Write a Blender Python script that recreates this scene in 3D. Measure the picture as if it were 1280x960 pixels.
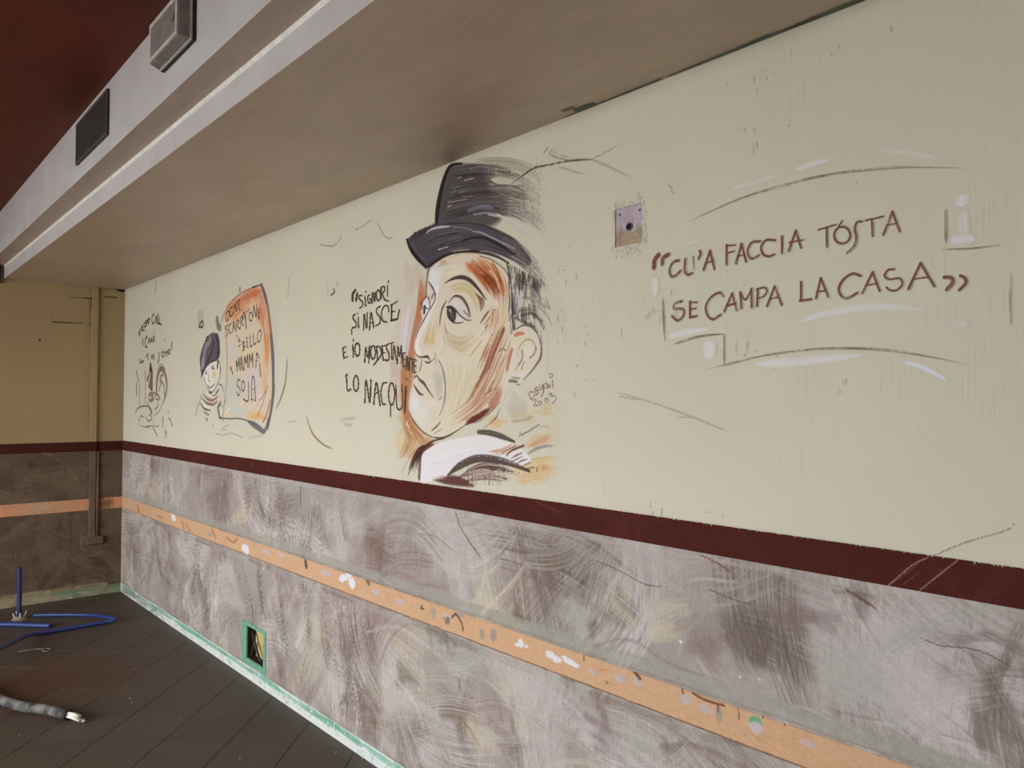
import bpy, bmesh, math, random
import numpy as np
from mathutils import Vector, Matrix

# ------------------------------------------------------------------ scene, camera, light
scene = bpy.context.scene
COL = scene.collection
for o in list(bpy.data.objects):
    bpy.data.objects.remove(o)

F_PX = 958.52; YAW = 0.8528312; PITCH = 0.0235749; ROLL = 0.0024859
CAM = np.array([6.83661, -1.74096, 1.55])
fw = np.array([-math.sin(YAW) * math.cos(PITCH), math.cos(YAW) * math.cos(PITCH), math.sin(PITCH)])
r0 = np.array([math.cos(YAW), math.sin(YAW), 0.0])
u0 = np.cross(r0, fw)
RT = r0 * math.cos(ROLL) + u0 * math.sin(ROLL)
UP = -r0 * math.sin(ROLL) + u0 * math.cos(ROLL)
cam_data = bpy.data.cameras.new('camera')
cam_data.sensor_fit = 'HORIZONTAL'
cam_data.sensor_width = 36.0
cam_data.lens = 36.0 * F_PX / 1280.0
cam_data.clip_start = 0.05
cam = bpy.data.objects.new('camera', cam_data)
COL.objects.link(cam)
M3 = Matrix((RT, UP, -fw)).transposed()
cam.matrix_world = Matrix.Translation(Vector(CAM)) @ M3.to_4x4()
scene.camera = cam

scene.view_settings.view_transform = 'Standard'
scene.view_settings.look = 'None'
scene.view_settings.gamma = 1.0
scene.view_settings.use_curve_mapping = False
scene.view_settings.exposure = 0.08

SKY = 15.6
world = bpy.data.worlds.new('overcast_sky')
scene.world = world
world.use_nodes = True
bg = world.node_tree.nodes['Background']
bg.inputs['Color'].default_value = (0.97, 0.99, 1.0, 1)
bg.inputs['Strength'].default_value = SKY

# room dimensions (metres): long wall is the plane Y = 0, end wall X = 0
XN, YF = 9.6, -5.6
ZS, ZC = 2.467, 2.855            # underside of the duct casing / main ceiling
YB1, YB2, ZB = -0.841, -0.941, 2.564
MT, MB, OT, OB, BT = 1.2258, 1.1492, 0.7722, 0.6814, 0.061
WIN = [(1.2, 3.3), (3.5, 5.6)]   # shopfront openings in the street wall
WZ0, WZ1 = 0.6, 2.75
for (a, b) in WIN:                # portals only guide sampling of the sky through the openings
    L = bpy.data.lights.new('shopfront_portal', 'AREA')
    L.shape = 'RECTANGLE'; L.size = b - a; L.size_y = WZ1 - WZ0
    L.cycles.is_portal = True
    o = bpy.data.objects.new('shopfront_portal', L)
    o.location = ((a + b) / 2, YF - 0.13, (WZ0 + WZ1) / 2)
    o.rotation_euler = (math.pi / 2, 0, 0)
    COL.objects.link(o)

# ------------------------------------------------------------------ helpers
rng = np.random.RandomState(7)
random.seed(7)

def lin(c):
    c = np.asarray(c, float) / 255.0
    return np.where(c <= 0.04045, c / 12.92, ((c + 0.055) / 1.055) ** 2.4)
KL = 0.80                          # how strongly the long wall is lit
def alb(c, k=KL):
    return np.clip(lin(c) / k, 0, 0.95)

def ray(u, v):
    return fw + (u - 640.0) / F_PX * RT - (v - 480.0) / F_PX * UP
def on_wall(u, v, y=0.0):
    d = ray(u, v); return CAM + d * (y - CAM[1]) / d[1]
def on_end(u, v, x=0.0):
    d = ray(u, v); return CAM + d * (x - CAM[0]) / d[0]
def on_flat(u, v, z=0.0):
    d = ray(u, v); return CAM + d * (z - CAM[2]) / d[2]
def depth(p):
    return float((np.asarray(p) - CAM) @ fw)

def tag(o, label=None, cat=None, group=None, kind=None):
    if label: o['label'] = label
    if cat: o['category'] = cat
    if group: o['group'] = group
    if kind: o['kind'] = kind
    return o
def empty(name, loc):
    o = bpy.data.objects.new(name, None); o.location = loc; o.empty_display_size = 0.05
    COL.objects.link(o); return o
def link(name, me, parent=None):
    o = bpy.data.objects.new(name, me); COL.objects.link(o)
    if parent is not None:
        o.parent = parent
        o.matrix_parent_inverse = Matrix.Translation(-Vector(parent.location))
    return o
def from_bm(name, bm, mat, parent=None, smooth=False):
    bmesh.ops.recalc_face_normals(bm, faces=bm.faces[:])
    me = bpy.data.meshes.new(name); bm.to_mesh(me); bm.free()
    for m in (mat if isinstance(mat, (list, tuple)) else [mat]): me.materials.append(m)
    if smooth:
        me.polygons.foreach_set('use_smooth', [True] * len(me.polygons))
    return link(name, me, parent)
def add_box(bm, x0, x1, y0, y1, z0, z1, bevel=0.0):
    vs = [bm.verts.new((x, y, z)) for x in (x0, x1) for y in (y0, y1) for z in (z0, z1)]
    fs = []
    for i in ((0, 1, 3, 2), (4, 6, 7, 5), (0, 4, 5, 1), (2, 3, 7, 6), (0, 2, 6, 4), (1, 5, 7, 3)):
        fs.append(bm.faces.new([vs[k] for k in i]))
    if bevel:
        es = list({e for f in fs for e in f.edges})
        bmesh.ops.bevel(bm, geom=es, offset=bevel, segments=2, affect='EDGES', profile=0.5)
def box(name, b, mat, parent=None, bevel=0.0):
    bm = bmesh.new(); add_box(bm, *b, bevel=bevel); return from_bm(name, bm, mat, parent)
def prism_x(bm, prof, x0, x1):     # profile of (y, z) swept along X
    a = [bm.verts.new((x0, y, z)) for y, z in prof]; b = [bm.verts.new((x1, y, z)) for y, z in prof]
    n = len(prof)
    for i in range(n):
        bm.faces.new((a[i], a[(i + 1) % n], b[(i + 1) % n], b[i]))
    bm.faces.new(a[::-1]); bm.faces.new(b)
def catmull(P, step):
    P = np.asarray(P, float)
    if len(P) == 2:
        n = max(2, int(np.linalg.norm(P[1] - P[0]) / step) + 1)
        return P[0] + (P[1] - P[0]) * np.linspace(0, 1, n)[:, None]
    Q = np.vstack([2 * P[0] - P[1], P, 2 * P[-1] - P[-2]]); out = []
    for i in range(1, len(Q) - 2):
        a, b, c, d = Q[i - 1], Q[i], Q[i + 1], Q[i + 2]
        n = max(2, int(np.linalg.norm(c - b) / step) + 1)
        t = np.linspace(0, 1, n, endpoint=False)[:, None]
        out.append(0.5 * (2 * b + (c - a) * t + (2 * a - 5 * b + 4 * c - d) * t ** 2 + (3 * b - a - 3 * c + d) * t ** 3))
    out.append(P[-1][None]); return np.vstack(out)
def tube(bm, pts, rad, seg=10, corr=None):
    pts = [Vector(p) for p in pts]; rings = []
    for i, p in enumerate(pts):
        t = (pts[min(i + 1, len(pts) - 1)] - pts[max(i - 1, 0)]).normalized()
        a = Vector((0, 0, 1)) if abs(t.z) < 0.9 else Vector((1, 0, 0))
        n = t.cross(a).normalized(); b = n.cross(t)
        r = rad[i] if hasattr(rad, '__len__') else rad
        if corr: r *= (1 + corr * (i % 2))
        rings.append([bm.verts.new(p + (n * math.cos(2 * math.pi * k / seg) + b * math.sin(2 * math.pi * k / seg)) * r) for k in range(seg)])
    for A, B in zip(rings, rings[1:]):
        for k in range(seg):
            bm.faces.new((A[k], A[(k + 1) % seg], B[(k + 1) % seg], B[k]))
    bm.faces.new(rings[0][::-1]); bm.faces.new(rings[-1])

# ------------------------------------------------------------------ node materials
def new_mat(name, rough=0.8, spec=0.3):
    m = bpy.data.materials.new(name); m.use_nodes = True
    nt = m.node_tree; b = nt.nodes['Principled BSDF']
    b.inputs['Roughness'].default_value = rough
    b.inputs['Specular IOR Level'].default_value = spec
    return m, nt, b
def node(nt, typ, **kw):
    n = nt.nodes.new(typ)
    for k, v in kw.items(): setattr(n, k, v)
    return n
def position(nt, scale=(1, 1, 1), obj=False):
    g = nt.nodes.new('ShaderNodeTexCoord').outputs['Object'] if obj else nt.nodes.new('ShaderNodeNewGeometry').outputs['Position']
    mp = nt.nodes.new('ShaderNodeMapping'); mp.inputs['Scale'].default_value = scale
    nt.links.new(g, mp.inputs['Vector']); return mp.outputs['Vector']
def noise(nt, vec, scale, detail=3, rough=0.55, dist=0.0):
    n = nt.nodes.new('ShaderNodeTexNoise')
    n.inputs['Scale'].default_value = scale; n.inputs['Detail'].default_value = detail
    n.inputs['Roughness'].default_value = rough; n.inputs['Distortion'].default_value = dist
    nt.links.new(vec, n.inputs['Vector']); return n.outputs['Fac']
def ramp(nt, fac, stops):
    r = nt.nodes.new('ShaderNodeValToRGB'); els = r.color_ramp.elements
    while len(els) < len(stops): els.new(0.5)
    for e, (p, c) in zip(els, stops):
        e.position = p
        e.color = (c, c, c, 1) if np.isscalar(c) else (*c, 1)
    nt.links.new(fac, r.inputs['Fac']); return r.outputs['Color']
def mix(nt, fac, a, b, mode='MIX'):
    m = nt.nodes.new('ShaderNodeMix'); m.data_type = 'RGBA'; m.blend_type = mode
    for s, val in ((m.inputs['Factor'], fac), (m.inputs['A'], a), (m.inputs['B'], b)):
        if isinstance(val, bpy.types.NodeSocket): nt.links.new(val, s)
        elif np.isscalar(val): s.default_value = val
        else: s.default_value = (*[float(x) for x in val], 1)
    return m.outputs['Result']
def mul(nt, a, k):
    m = nt.nodes.new('ShaderNodeMath'); m.operation = 'MULTIPLY'
    nt.links.new(a, m.inputs[0])
    if isinstance(k, bpy.types.NodeSocket): nt.links.new(k, m.inputs[1])
    else: m.inputs[1].default_value = k
    return m.outputs[0]
def bump(nt, bsdf, h, strength=0.3, dist=0.004):
    b = nt.nodes.new('ShaderNodeBump'); b.inputs['Strength'].default_value = strength
    b.inputs['Distance'].default_value = dist
    nt.links.new(h, b.inputs['Height']); nt.links.new(b.outputs['Normal'], bsdf.inputs['Normal'])

CREAM = alb((193, 188, 171))
def cream_nodes(nt, tint=None):
    base = CREAM if tint is None else tint
    p = position(nt)
    c = mix(nt, ramp(nt, noise(nt, p, 1.3, 4), [(0.35, 0.0), (0.7, 1.0)]), base, base * np.array([0.94, 0.945, 0.92]))
    c = mix(nt, ramp(nt, noise(nt, p, 5.0, 3), [(0.48, 0.0), (0.70, 0.5)]), c, base * np.array([1.0, 0.945, 0.91]))
    # vertical roller skips and dirt dashes, gathered in patches
    v = noise(nt, position(nt, (170, 170, 9)), 1.0, 2)
    h = noise(nt, position(nt, (12, 12, 190)), 1.0, 2)
    patch = ramp(nt, noise(nt, position(nt, (1, 1, 0.8)), 2.6, 3), [(0.50, 0.0), (0.66, 1.0)])
    streak = mul(nt, ramp(nt, v, [(0.56, 0.0), (0.74, 0.5)]), patch)
    c = mix(nt, streak, c, base * 0.62)
    patch2 = ramp(nt, noise(nt, position(nt, (1.3, 1, 1.0)), 2.1, 3), [(0.60, 0.0), (0.72, 1.0)])
    c = mix(nt, mul(nt, ramp(nt, h, [(0.60, 0.0), (0.74, 0.4)]), patch2), c, base * 0.66)
    sp = noise(nt, p, 60.0, 1)
    c = mix(nt, ramp(nt, sp, [(0.775, 0.0), (0.80, 0.6)]), c, base * 0.35)
    return c
def wall_bump(nt, b, s=0.25):
    g = noise(nt, position(nt, (1, 1, 1)), 150.0, 3, 0.6)
    bump(nt, b, g, s, 0.0025)

m_cream, nt, b = new_mat('cream_wall_paint', 0.9, 0.06)
nt.links.new(cream_nodes(nt), b.inputs['Base Color']); wall_bump(nt, b)

m_mural, nt, b = new_mat('mural_paint_on_cream', 0.9, 0.06)
at = nt.nodes.new('ShaderNodeVertexColor'); at.layer_name = 'paint'
nt.links.new(mix(nt, at.outputs['Alpha'], cream_nodes(nt), at.outputs['Color']), b.inputs['Base Color']); wall_bump(nt, b)

m_paint, nt, b = new_mat('brushed_paint', 0.9, 0.06)
at = nt.nodes.new('ShaderNodeVertexColor'); at.layer_name = 'paint'
g1 = noise(nt, position(nt, (1, 1, 1)), 210.0, 3, 0.7)
g2 = noise(nt, position(nt, (1, 1, 1)), 45.0, 3, 0.6)
gr = mix(nt, 0.5, ramp(nt, g1, [(0.3, 0.80), (0.7, 1.16)]), ramp(nt, g2, [(0.3, 0.88), (0.7, 1.1)]))
nt.links.new(mix(nt, 1.0, at.outputs['Color'], gr, 'MULTIPLY'), b.inputs['Base Color']); wall_bump(nt, b, 0.5)

SOFF = alb((190, 170, 153), 0.8)
m_soffit, nt, b = new_mat('brown_soffit_paint', 0.42, 0.5)
p_ = position(nt, (1, 2.5, 1))
c = mix(nt, ramp(nt, noise(nt, p_, 2.2, 5, 0.6), [(0.3, 0.0), (0.7, 1.0)]), SOFF, SOFF * np.array([0.82, 0.80, 0.79]))
c = mix(nt, ramp(nt, noise(nt, position(nt, (3, 14, 1)), 3.0, 4), [(0.5, 0.0), (0.8, 0.5)]), c, SOFF * np.array([1.1, 1.08, 1.0]))
nt.links.new(c, b.inputs['Base Color']); bump(nt, b, noise(nt, position(nt, (1, 1, 1)), 60, 3), 0.12, 0.003)

WHITE = alb((180, 176, 175), 0.85)
m_white, nt, b = new_mat('grey_white_casing_paint', 0.6, 0.3)
c = mix(nt, ramp(nt, noise(nt, position(nt, (2, 2, 3)), 2.0, 4), [(0.35, 0.0), (0.7, 1.0)]), WHITE, WHITE * np.array([0.88, 0.86, 0.87]))
c = mix(nt, ramp(nt, noise(nt, position(nt, (30, 30, 8)), 1.2, 3), [(0.58, 0.0), (0.75, 0.45)]), c, WHITE * 0.8)
nt.links.new(c, b.inputs['Base Color']); bump(nt, b, noise(nt, position(nt), 70, 3), 0.15, 0.003)

MAR = alb((98, 42, 30), 0.7)
m_ceil, nt, b = new_mat('maroon_ceiling_paint', 0.6, 0.2)
c = mix(nt, ramp(nt, noise(nt, position(nt, (1, 2, 1)), 1.8, 5, 0.6), [(0.35, 0.0), (0.75, 1.0)]), MAR, MAR * 0.72)
c = mix(nt, ramp(nt, noise(nt, position(nt, (1.5, 4, 1)), 4.0, 5, 0.7), [(0.62, 0.0), (0.8, 0.35)]), c, alb((150, 110, 95)))
nt.links.new(c, b.inputs['Base Color']); bump(nt, b, noise(nt, position(nt), 50, 3), 0.15, 0.003)

BAND = alb((70, 33, 29))
m_band, nt, b = new_mat('maroon_stripe_paint', 0.85, 0.08)
c = mix(nt, ramp(nt, noise(nt, position(nt), 3.0, 4), [(0.3, 0.0), (0.7, 1.0)]), BAND, BAND * 0.78)
c = mix(nt, ramp(nt, noise(nt, position(nt, (90, 90, 8)), 1.0, 2), [(0.62, 0.0), (0.8, 0.3)]), c, BAND * 1.7)
nt.links.new(c, b.inputs['Base Color']); wall_bump(nt, b)

TILE = alb((74, 66, 58), 0.8)
m_tile, nt, b = new_mat('dusty_brown_floor_tile', 0.55, 0.35)
oi = nt.nodes.new('ShaderNodeObjectInfo').outputs['Random']
c = mix(nt, oi, TILE * 0.86, TILE * 1.1)
c = mix(nt, ramp(nt, noise(nt, position(nt), 3.0, 5, 0.6), [(0.35, 0.0), (0.7, 0.8)]), c, TILE * np.array([1.15, 1.05, 0.95]))
c = mix(nt, ramp(nt, noise(nt, position(nt), 35.0, 3, 0.6), [(0.62, 0.0), (0.78, 0.35)]), c, TILE * 1.7)
# rusty spill beside the flexible pipe
pv = nt.nodes.new('ShaderNodeNewGeometry').outputs['Position']
dd = node(nt, 'ShaderNodeVectorMath', operation='DISTANCE'); nt.links.new(pv, dd.inputs[0]); dd.inputs[1].default_value = (1.95, -0.93, 0)
ad = node(nt, 'ShaderNodeMath', operation='MULTIPLY_ADD'); nt.links.new(noise(nt, position(nt), 4.0, 4), ad.inputs[0]); ad.inputs[1].default_value = 0.5; nt.links.new(dd.outputs['Value'], ad.inputs[2])
c = mix(nt, ramp(nt, ad.outputs[0], [(0.25, 0.75), (0.85, 0.0)]), c, alb((84, 52, 34)))
nt.links.new(c, b.inputs['Base Color']); bump(nt, b, noise(nt, position(nt), 40, 4), 0.2, 0.003)
m_grout, nt, b = new_mat('dark_floor_joint', 0.9, 0.1); b.inputs['Base Color'].default_value = (*(TILE * 0.45), 1)

def plain(name, c, rough=0.6, spec=0.4, k=KL, var=0.15, sc=25.0, metal=0.0):
    m, nt, b = new_mat(name, rough, spec); base = alb(c, k)
    cc = mix(nt, ramp(nt, noise(nt, position(nt), sc, 3), [(0.3, 0.0), (0.7, 1.0)]), base * (1 + var), base * (1 - var))
    nt.links.new(cc, b.inputs['Base Color']); b.inputs['Metallic'].default_value = metal
    return m

# ------------------------------------------------------------------ brush painter
TB = rng.rand(512, 512).astype(np.float32)
def vn(x, y):
    xi = np.floor(x).astype(np.int64); yi = np.floor(y).astype(np.int64)
    fx = x - xi; fy = y - yi
    fx = fx * fx * (3 - 2 * fx); fy = fy * fy * (3 - 2 * fy)
    a = TB[xi & 511, yi & 511]; b = TB[(xi + 1) & 511, yi & 511]
    c = TB[xi & 511, (yi + 1) & 511]; d = TB[(xi + 1) & 511, (yi + 1) & 511]
    return (a * (1 - fx) + b * fx) * (1 - fy) + (c * (1 - fx) + d * fx) * fy
def sstep(a, b, x):
    t = np.clip((x - a) / (b - a), 0, 1); return t * t * (3 - 2 * t)

class Canvas:
    """A patch of painted surface: a grid of points on a flat wall, brushed stroke by stroke."""
    def __init__(s, A, B, plane='wall', const=0.0, base=None):
        s.A = np.asarray(A, float); s.B = np.asarray(B, float); s.plane = plane; s.const = const
        n, m = len(s.A), len(s.B)
        s.c = np.zeros((n, m, 3), np.float32); s.a = np.zeros((n, m), np.float32)
        s.lab = np.zeros((n, m), np.int16); s.parts = ['paint']; s.cur = 0
        if base is not None:
            s.c[:] = alb(base); s.a[:] = 1.0
    def part(s, name):
        if name not in s.parts: s.parts.append(name)
        s.cur = s.parts.index(name)
    def px(s, u, v):
        if s.plane == 'wall': p = on_wall(u, v); return np.array([p[0], p[2]]), depth(p) / F_PX
        if s.plane == 'end': p = on_end(u, v); return np.array([p[1], p[2]]), depth(p) / F_PX
        p = on_flat(u, v, s.const); return np.array([p[0], p[1]]), depth(p) / F_PX
    def xyz(s, a, b):
        k = np.full_like(a, s.const)
        if s.plane == 'wall': return np.stack([a, k, b], -1)
        if s.plane == 'end': return np.stack([k, a, b], -1)
        return np.stack([a, b, k], -1)
    def put(s, ia, ib, a, col):
        a = a.astype(np.float32)
        C = s.c[ia, ib]; A = s.a[ia, ib]
        na = a + A * (1 - a)
        col = np.asarray(col, np.float32)
        w = np.where(na > 1e-5, a / np.maximum(na, 1e-5), 0)[..., None]
        s.c[ia, ib] = C * (1 - w) + col * w
        s.a[ia, ib] = na
        L = s.lab[ia, ib]; L[a > 0.3] = s.cur; fresh = (A < 0.03) & (a > 0.002); L[fresh] = s.cur
        s.lab[ia, ib] = L
    def stroke_m(s, P, w, col, op=1.0, dry=0.0, soft=0.4, taper=(0.0, 0.0), nb=5.0, raw=False, fade=(0.0, 0.0), stretch=6.0, hard=0.16):
        """P in surface metres, w width in metres (number or list along the stroke)."""
        P = np.asarray(P, float)
        wv = np.atleast_1d(np.asarray(w, float)); wm = float(wv.max())
        Q = catmull(P, max(wm * 0.5, 0.004))
        L = np.concatenate([[0], np.cumsum(np.linalg.norm(np.diff(Q, axis=0), axis=1))]); tot = max(L[-1], 1e-6)
        h = wm / 2
        lo = Q.min(0) - h; hi = Q.max(0) + h
        i0, i1 = np.searchsorted(s.A, lo[0]), np.searchsorted(s.A, hi[0])
        j0, j1 = np.searchsorted(s.B, lo[1]), np.searchsorted(s.B, hi[1])
        if i1 <= i0 or j1 <= j0: return
        D = np.full((i1 - i0, j1 - j0), 1e9); S = np.zeros_like(D); T = np.zeros_like(D)
        AA = s.A[i0:i1]; BB = s.B[j0:j1]
        for k in range(len(Q) - 1):
            p, q = Q[k], Q[k + 1]
            l2 = np.minimum(p, q) - h; h2 = np.maximum(p, q) + h
            a0, a1 = np.searchsorted(AA, l2[0]), np.searchsorted(AA, h2[0])
            b0, b1 = np.searchsorted(BB, l2[1]), np.searchsorted(BB, h2[1])
            if a1 <= a0 or b1 <= b0: continue
            d = q - p; dl = float(d @ d)
            if dl < 1e-12: continue
            X = AA[a0:a1, None] - p[0]; Y = BB[None, b0:b1] - p[1]
            t = np.clip((X * d[0] + Y * d[1]) / dl, 0, 1)
            dx = X - t * d[0]; dy = Y - t * d[1]
            dist = np.hypot(dx, dy); ln = math.sqrt(dl)
            sg = (d[0] * Y - d[1] * X) / ln
            W = D[a0:a1, b0:b1]; m = dist < W
            W[m] = dist[m]; S[a0:a1, b0:b1][m] = sg[m]; T[a0:a1, b0:b1][m] = (L[k] + t * ln)[m]
        tt = T / tot
        hw = h * (np.interp(tt, np.linspace(0, 1, len(wv)), wv) / wm) if len(wv) > 1 else np.full_like(D, h)
        if taper[0] > 0: hw = hw * np.clip(tt / taper[0], 0.08, 1)
        if taper[1] > 0: hw = hw * np.clip((1 - tt) / taper[1], 0.08, 1)
        qd = D / np.maximum(hw, 1e-6)
        a = op * (1 - sstep(1 - soft, 1.0, qd))
        sd = rng.rand() * 400
        if dry > 0:
            n = 0.7 * vn(S / h * nb + sd, T / (wm * stretch) + sd * 0.37) + 0.3 * vn(S / h * nb * 2.7 + sd, T / (wm * stretch * 0.3) + sd)
            # dry paint catches the ridges of the plaster
            X = AA[:, None] + 0 * T; Y = BB[None, :] + 0 * T
            g = vn(X * 260 + 11, Y * 22 + 3)
            n = 0.78 * n + 0.22 * g
            dr = dry
            if fade[1] > 0: dr = dry + fade[1] * tt
            if fade[0] > 0: dr = dr + fade[0] * (1 - tt)
            a = a * sstep(dr - hard, dr + hard, n)
        a[D > 1e8] = 0
        s.put(slice(i0, i1), slice(j0, j1), a, col if raw else alb(col))
    def stroke(s, pts, w, col, **kw):
        """pts as sighted positions, w as sighted width."""
        M = [s.px(*p) for p in pts]
        U = np.asarray(pts, float); mid = U.mean(0)
        c0 = s.px(*mid)[0]; Jm = np.stack([s.px(mid[0] + 1, mid[1])[0] - c0, s.px(mid[0], mid[1] + 1)[0] - c0], 1)
        Ji = np.linalg.inv(Jm).T; dU = np.diff(U, axis=0); ln = np.hypot(dU[:, 0], dU[:, 1]) + 1e-6
        nn = np.stack([-dU[:, 1], dU[:, 0]], 1) / ln[:, None]
        sc = float((1.0 / np.linalg.norm(nn @ Ji.T, axis=1) * ln).sum() / ln.sum())
        w = np.asarray(w, float) * sc
        s.stroke_m([m[0] for m in M], w, col, **kw)
    def hatch(s, A, B, n, w, cols, op=0.9, dry=0.3, jit=2.0, cut=(0.0, 1.0), **kw):
        A = catmull(np.asarray(A, float), 4); B = catmull(np.asarray(B, float), 4)
        tA = np.linspace(0, 1, len(A)); tB = np.linspace(0, 1, len(B)); T = np.linspace(0, 1, 9)
        n = int(n * 1.9)
        kw.setdefault('taper', (0.2, 0.4))
        for i in range(n):
            f = (i + rng.rand()) / n
            c0 = rng.uniform(0, cut[0] + 1e-6); c1 = rng.uniform(cut[1] - 1e-6, 1.0)
            TT = c0 + (c1 - c0) * T
            a = np.stack([np.interp(TT, tA, A[:, k]) for k in (0, 1)], 1); b_ = np.stack([np.interp(TT, tB, B[:, k]) for k in (0, 1)], 1)
            P = a * (1 - f) + b_ * f + rng.uniform(-jit, jit, 2) * 0.5
            col = cols[rng.randint(len(cols))]
            ww = (w if np.isscalar(w) else rng.uniform(*w)) * 0.58
            s.stroke(P[::2], ww, col, op=op * rng.uniform(0.75, 1), dry=dry, **kw)
    def blot(s, u, v, ru, rv, col, op=0.8, ang=0.0, hard=0.0, grain=0.35):
        c, _ = s.px(u, v); e, _ = s.px(u + ru, v); f, _ = s.px(u, v + rv)
        ra = np.linalg.norm(e - c); rb = np.linalg.norm(f - c); R = max(ra, rb) * 1.5
        i0, i1 = np.searchsorted(s.A, c[0] - R), np.searchsorted(s.A, c[0] + R)
        j0, j1 = np.searchsorted(s.B, c[1] - R), np.searchsorted(s.B, c[1] + R)
        if i1 <= i0 or j1 <= j0: return
        X = s.A[i0:i1, None] - c[0] + np.zeros((1, j1 - j0)); Y = s.B[None, j0:j1] - c[1] + np.zeros((i1 - i0, 1))
        ca, sa = math.cos(ang), math.sin(ang)
        x = (X * ca + Y * sa) / ra; y = (-X * sa + Y * ca) / rb
        sd = rng.rand() * 300
        q = np.hypot(x, y) + (vn(X / ra * 2.5 + sd, Y / rb * 2.5 + sd) - 0.5) * grain
        a = op * (1 - sstep(hard, 1.15, q)) if hard < 1 else op * (q < 1)
        s.put(slice(i0, i1), slice(j0, j1), a, alb(col))
    def fill(s, poly, col, op=1.0, soft=2.0, smooth=True, grain=0.0):
        M = [s.px(*p) for p in poly]; sc = np.mean([m[1] for m in M])
        P = np.array([m[0] for m in M]); sf = soft * sc
        if smooth:
            P = catmull(np.vstack([P, P[:1]]), sc * 4)[:-1]
        lo = P.min(0) - sf; hi = P.max(0) + sf
        i0, i1 = np.searchsorted(s.A, lo[0]), np.searchsorted(s.A, hi[0])
        j0, j1 = np.searchsorted(s.B, lo[1]), np.searchsorted(s.B, hi[1])
        if i1 <= i0 or j1 <= j0: return
        X = s.A[i0:i1, None] + np.zeros((1, j1 - j0)); Y = s.B[None, j0:j1] + np.zeros((i1 - i0, 1))
        ins = np.zeros(X.shape, bool); D = np.full(X.shape, 1e9)
        for k in range(len(P)):
            p, q = P[k], P[(k + 1) % len(P)]
            cond = ((p[1] > Y) != (q[1] > Y))
            with np.errstate(divide='ignore', invalid='ignore'):
                xi = (q[0] - p[0]) * (Y - p[1]) / (q[1] - p[1] + 1e-12) + p[0]
            ins ^= cond & (X < xi)
            d = q - p; dl = float(d @ d) + 1e-12
            t = np.clip(((X - p[0]) * d[0] + (Y - p[1]) * d[1]) / dl, 0, 1)
            D = np.minimum(D, np.hypot(X - p[0] - t * d[0], Y - p[1] - t * d[1]))
        sd = np.where(ins, D, -D)
        if grain > 0:
            sd = sd + (vn(X * 60, Y * 60) - 0.5) * sf * grain * 2
        a = op * sstep(-sf * 0.5, sf * 0.5, sd)
        s.put(slice(i0, i1), slice(j0, j1), a, alb(col))
    def loop(s, u, v, ru, rv, w, col, **kw):
        t = np.linspace(0.3, 2 * math.pi + 0.3, 13)
        s.stroke(np.stack([u + ru * np.cos(t), v + rv * np.sin(t)], 1), w, col, **kw)
    def build(s, parent, mat, name=None, off=0.0, thr=0.02, under=None, hole=None, names=None):
        n, m = s.a.shape
        idx = np.arange(n * m).reshape(n, m)
        q = np.stack([idx[:-1, :-1], idx[1:, :-1], idx[1:, 1:], idx[:-1, 1:]], -1).reshape(-1, 4)
        am = np.maximum(np.maximum(s.a[:-1, :-1], s.a[1:, :-1]), np.maximum(s.a[1:, 1:], s.a[:-1, 1:])).reshape(-1)
        keep = am > thr
        if hole is not None:
            ca = 0.5 * (s.A[1:] + s.A[:-1])[:, None] + np.zeros((1, m - 1)); cb = 0.5 * (s.B[1:] + s.B[:-1])[None] + np.zeros((n - 1, 1))
            for (x0, x1, z0, z1) in hole:
                keep &= ~((ca > x0) & (ca < x1) & (cb > z0) & (cb < z1)).reshape(-1)
        A4 = np.stack([s.a[:-1, :-1], s.a[1:, :-1], s.a[1:, 1:], s.a[:-1, 1:]], -1).reshape(-1, 4)
        L4 = np.stack([s.lab[:-1, :-1], s.lab[1:, :-1], s.lab[1:, 1:], s.lab[:-1, 1:]], -1).reshape(-1, 4)
        lab = L4[np.arange(len(L4)), A4.argmax(1)]
        V = s.xyz(np.repeat(s.A, m), np.tile(s.B, n))
        C = np.concatenate([s.c.reshape(-1, 3), s.a.reshape(-1, 1)], 1)
        if under is not None:
            C[:, :3] = alb(under) * (1 - C[:, 3:]) + C[:, :3] * C[:, 3:]; C[:, 3] = 1.0
        if s.plane == 'wall': V[:, 1] -= off
        elif s.plane == 'end': V[:, 0] += off
        else: V[:, 2] -= off
        if len(s.parts) > 1:
            keep &= lab != 0
        out = []
        for k, pn in enumerate(s.parts):
            f = q[keep & (lab == k)]
            if len(f) == 0: continue
            used, inv = np.unique(f.reshape(-1), return_inverse=True)
            nm = name if (name and len(s.parts) == 1) else pn.split('#')[0]
            me = bpy.data.meshes.new(nm)
            me.vertices.add(len(used)); me.vertices.foreach_set('co', V[used].astype(np.float32).reshape(-1))
            me.loops.add(len(inv)); me.loops.foreach_set('vertex_index', inv.astype(np.int32))
            me.polygons.add(len(f)); me.polygons.foreach_set('loop_start', np.arange(0, len(inv), 4, dtype=np.int32))
            me.update(calc_edges=True)
            ca_ = me.color_attributes.new('paint', 'FLOAT_COLOR', 'POINT')
            ca_.data.foreach_set('color', C[used].astype(np.float32).reshape(-1))
            me.materials.append(mat)
            out.append(link(nm, me, parent))
            if nm in ('lettering', 'signature', 'dirt', 'chipped_rim', 'background_wash'): out[-1]['kind'] = 'stuff'
        return out

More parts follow.
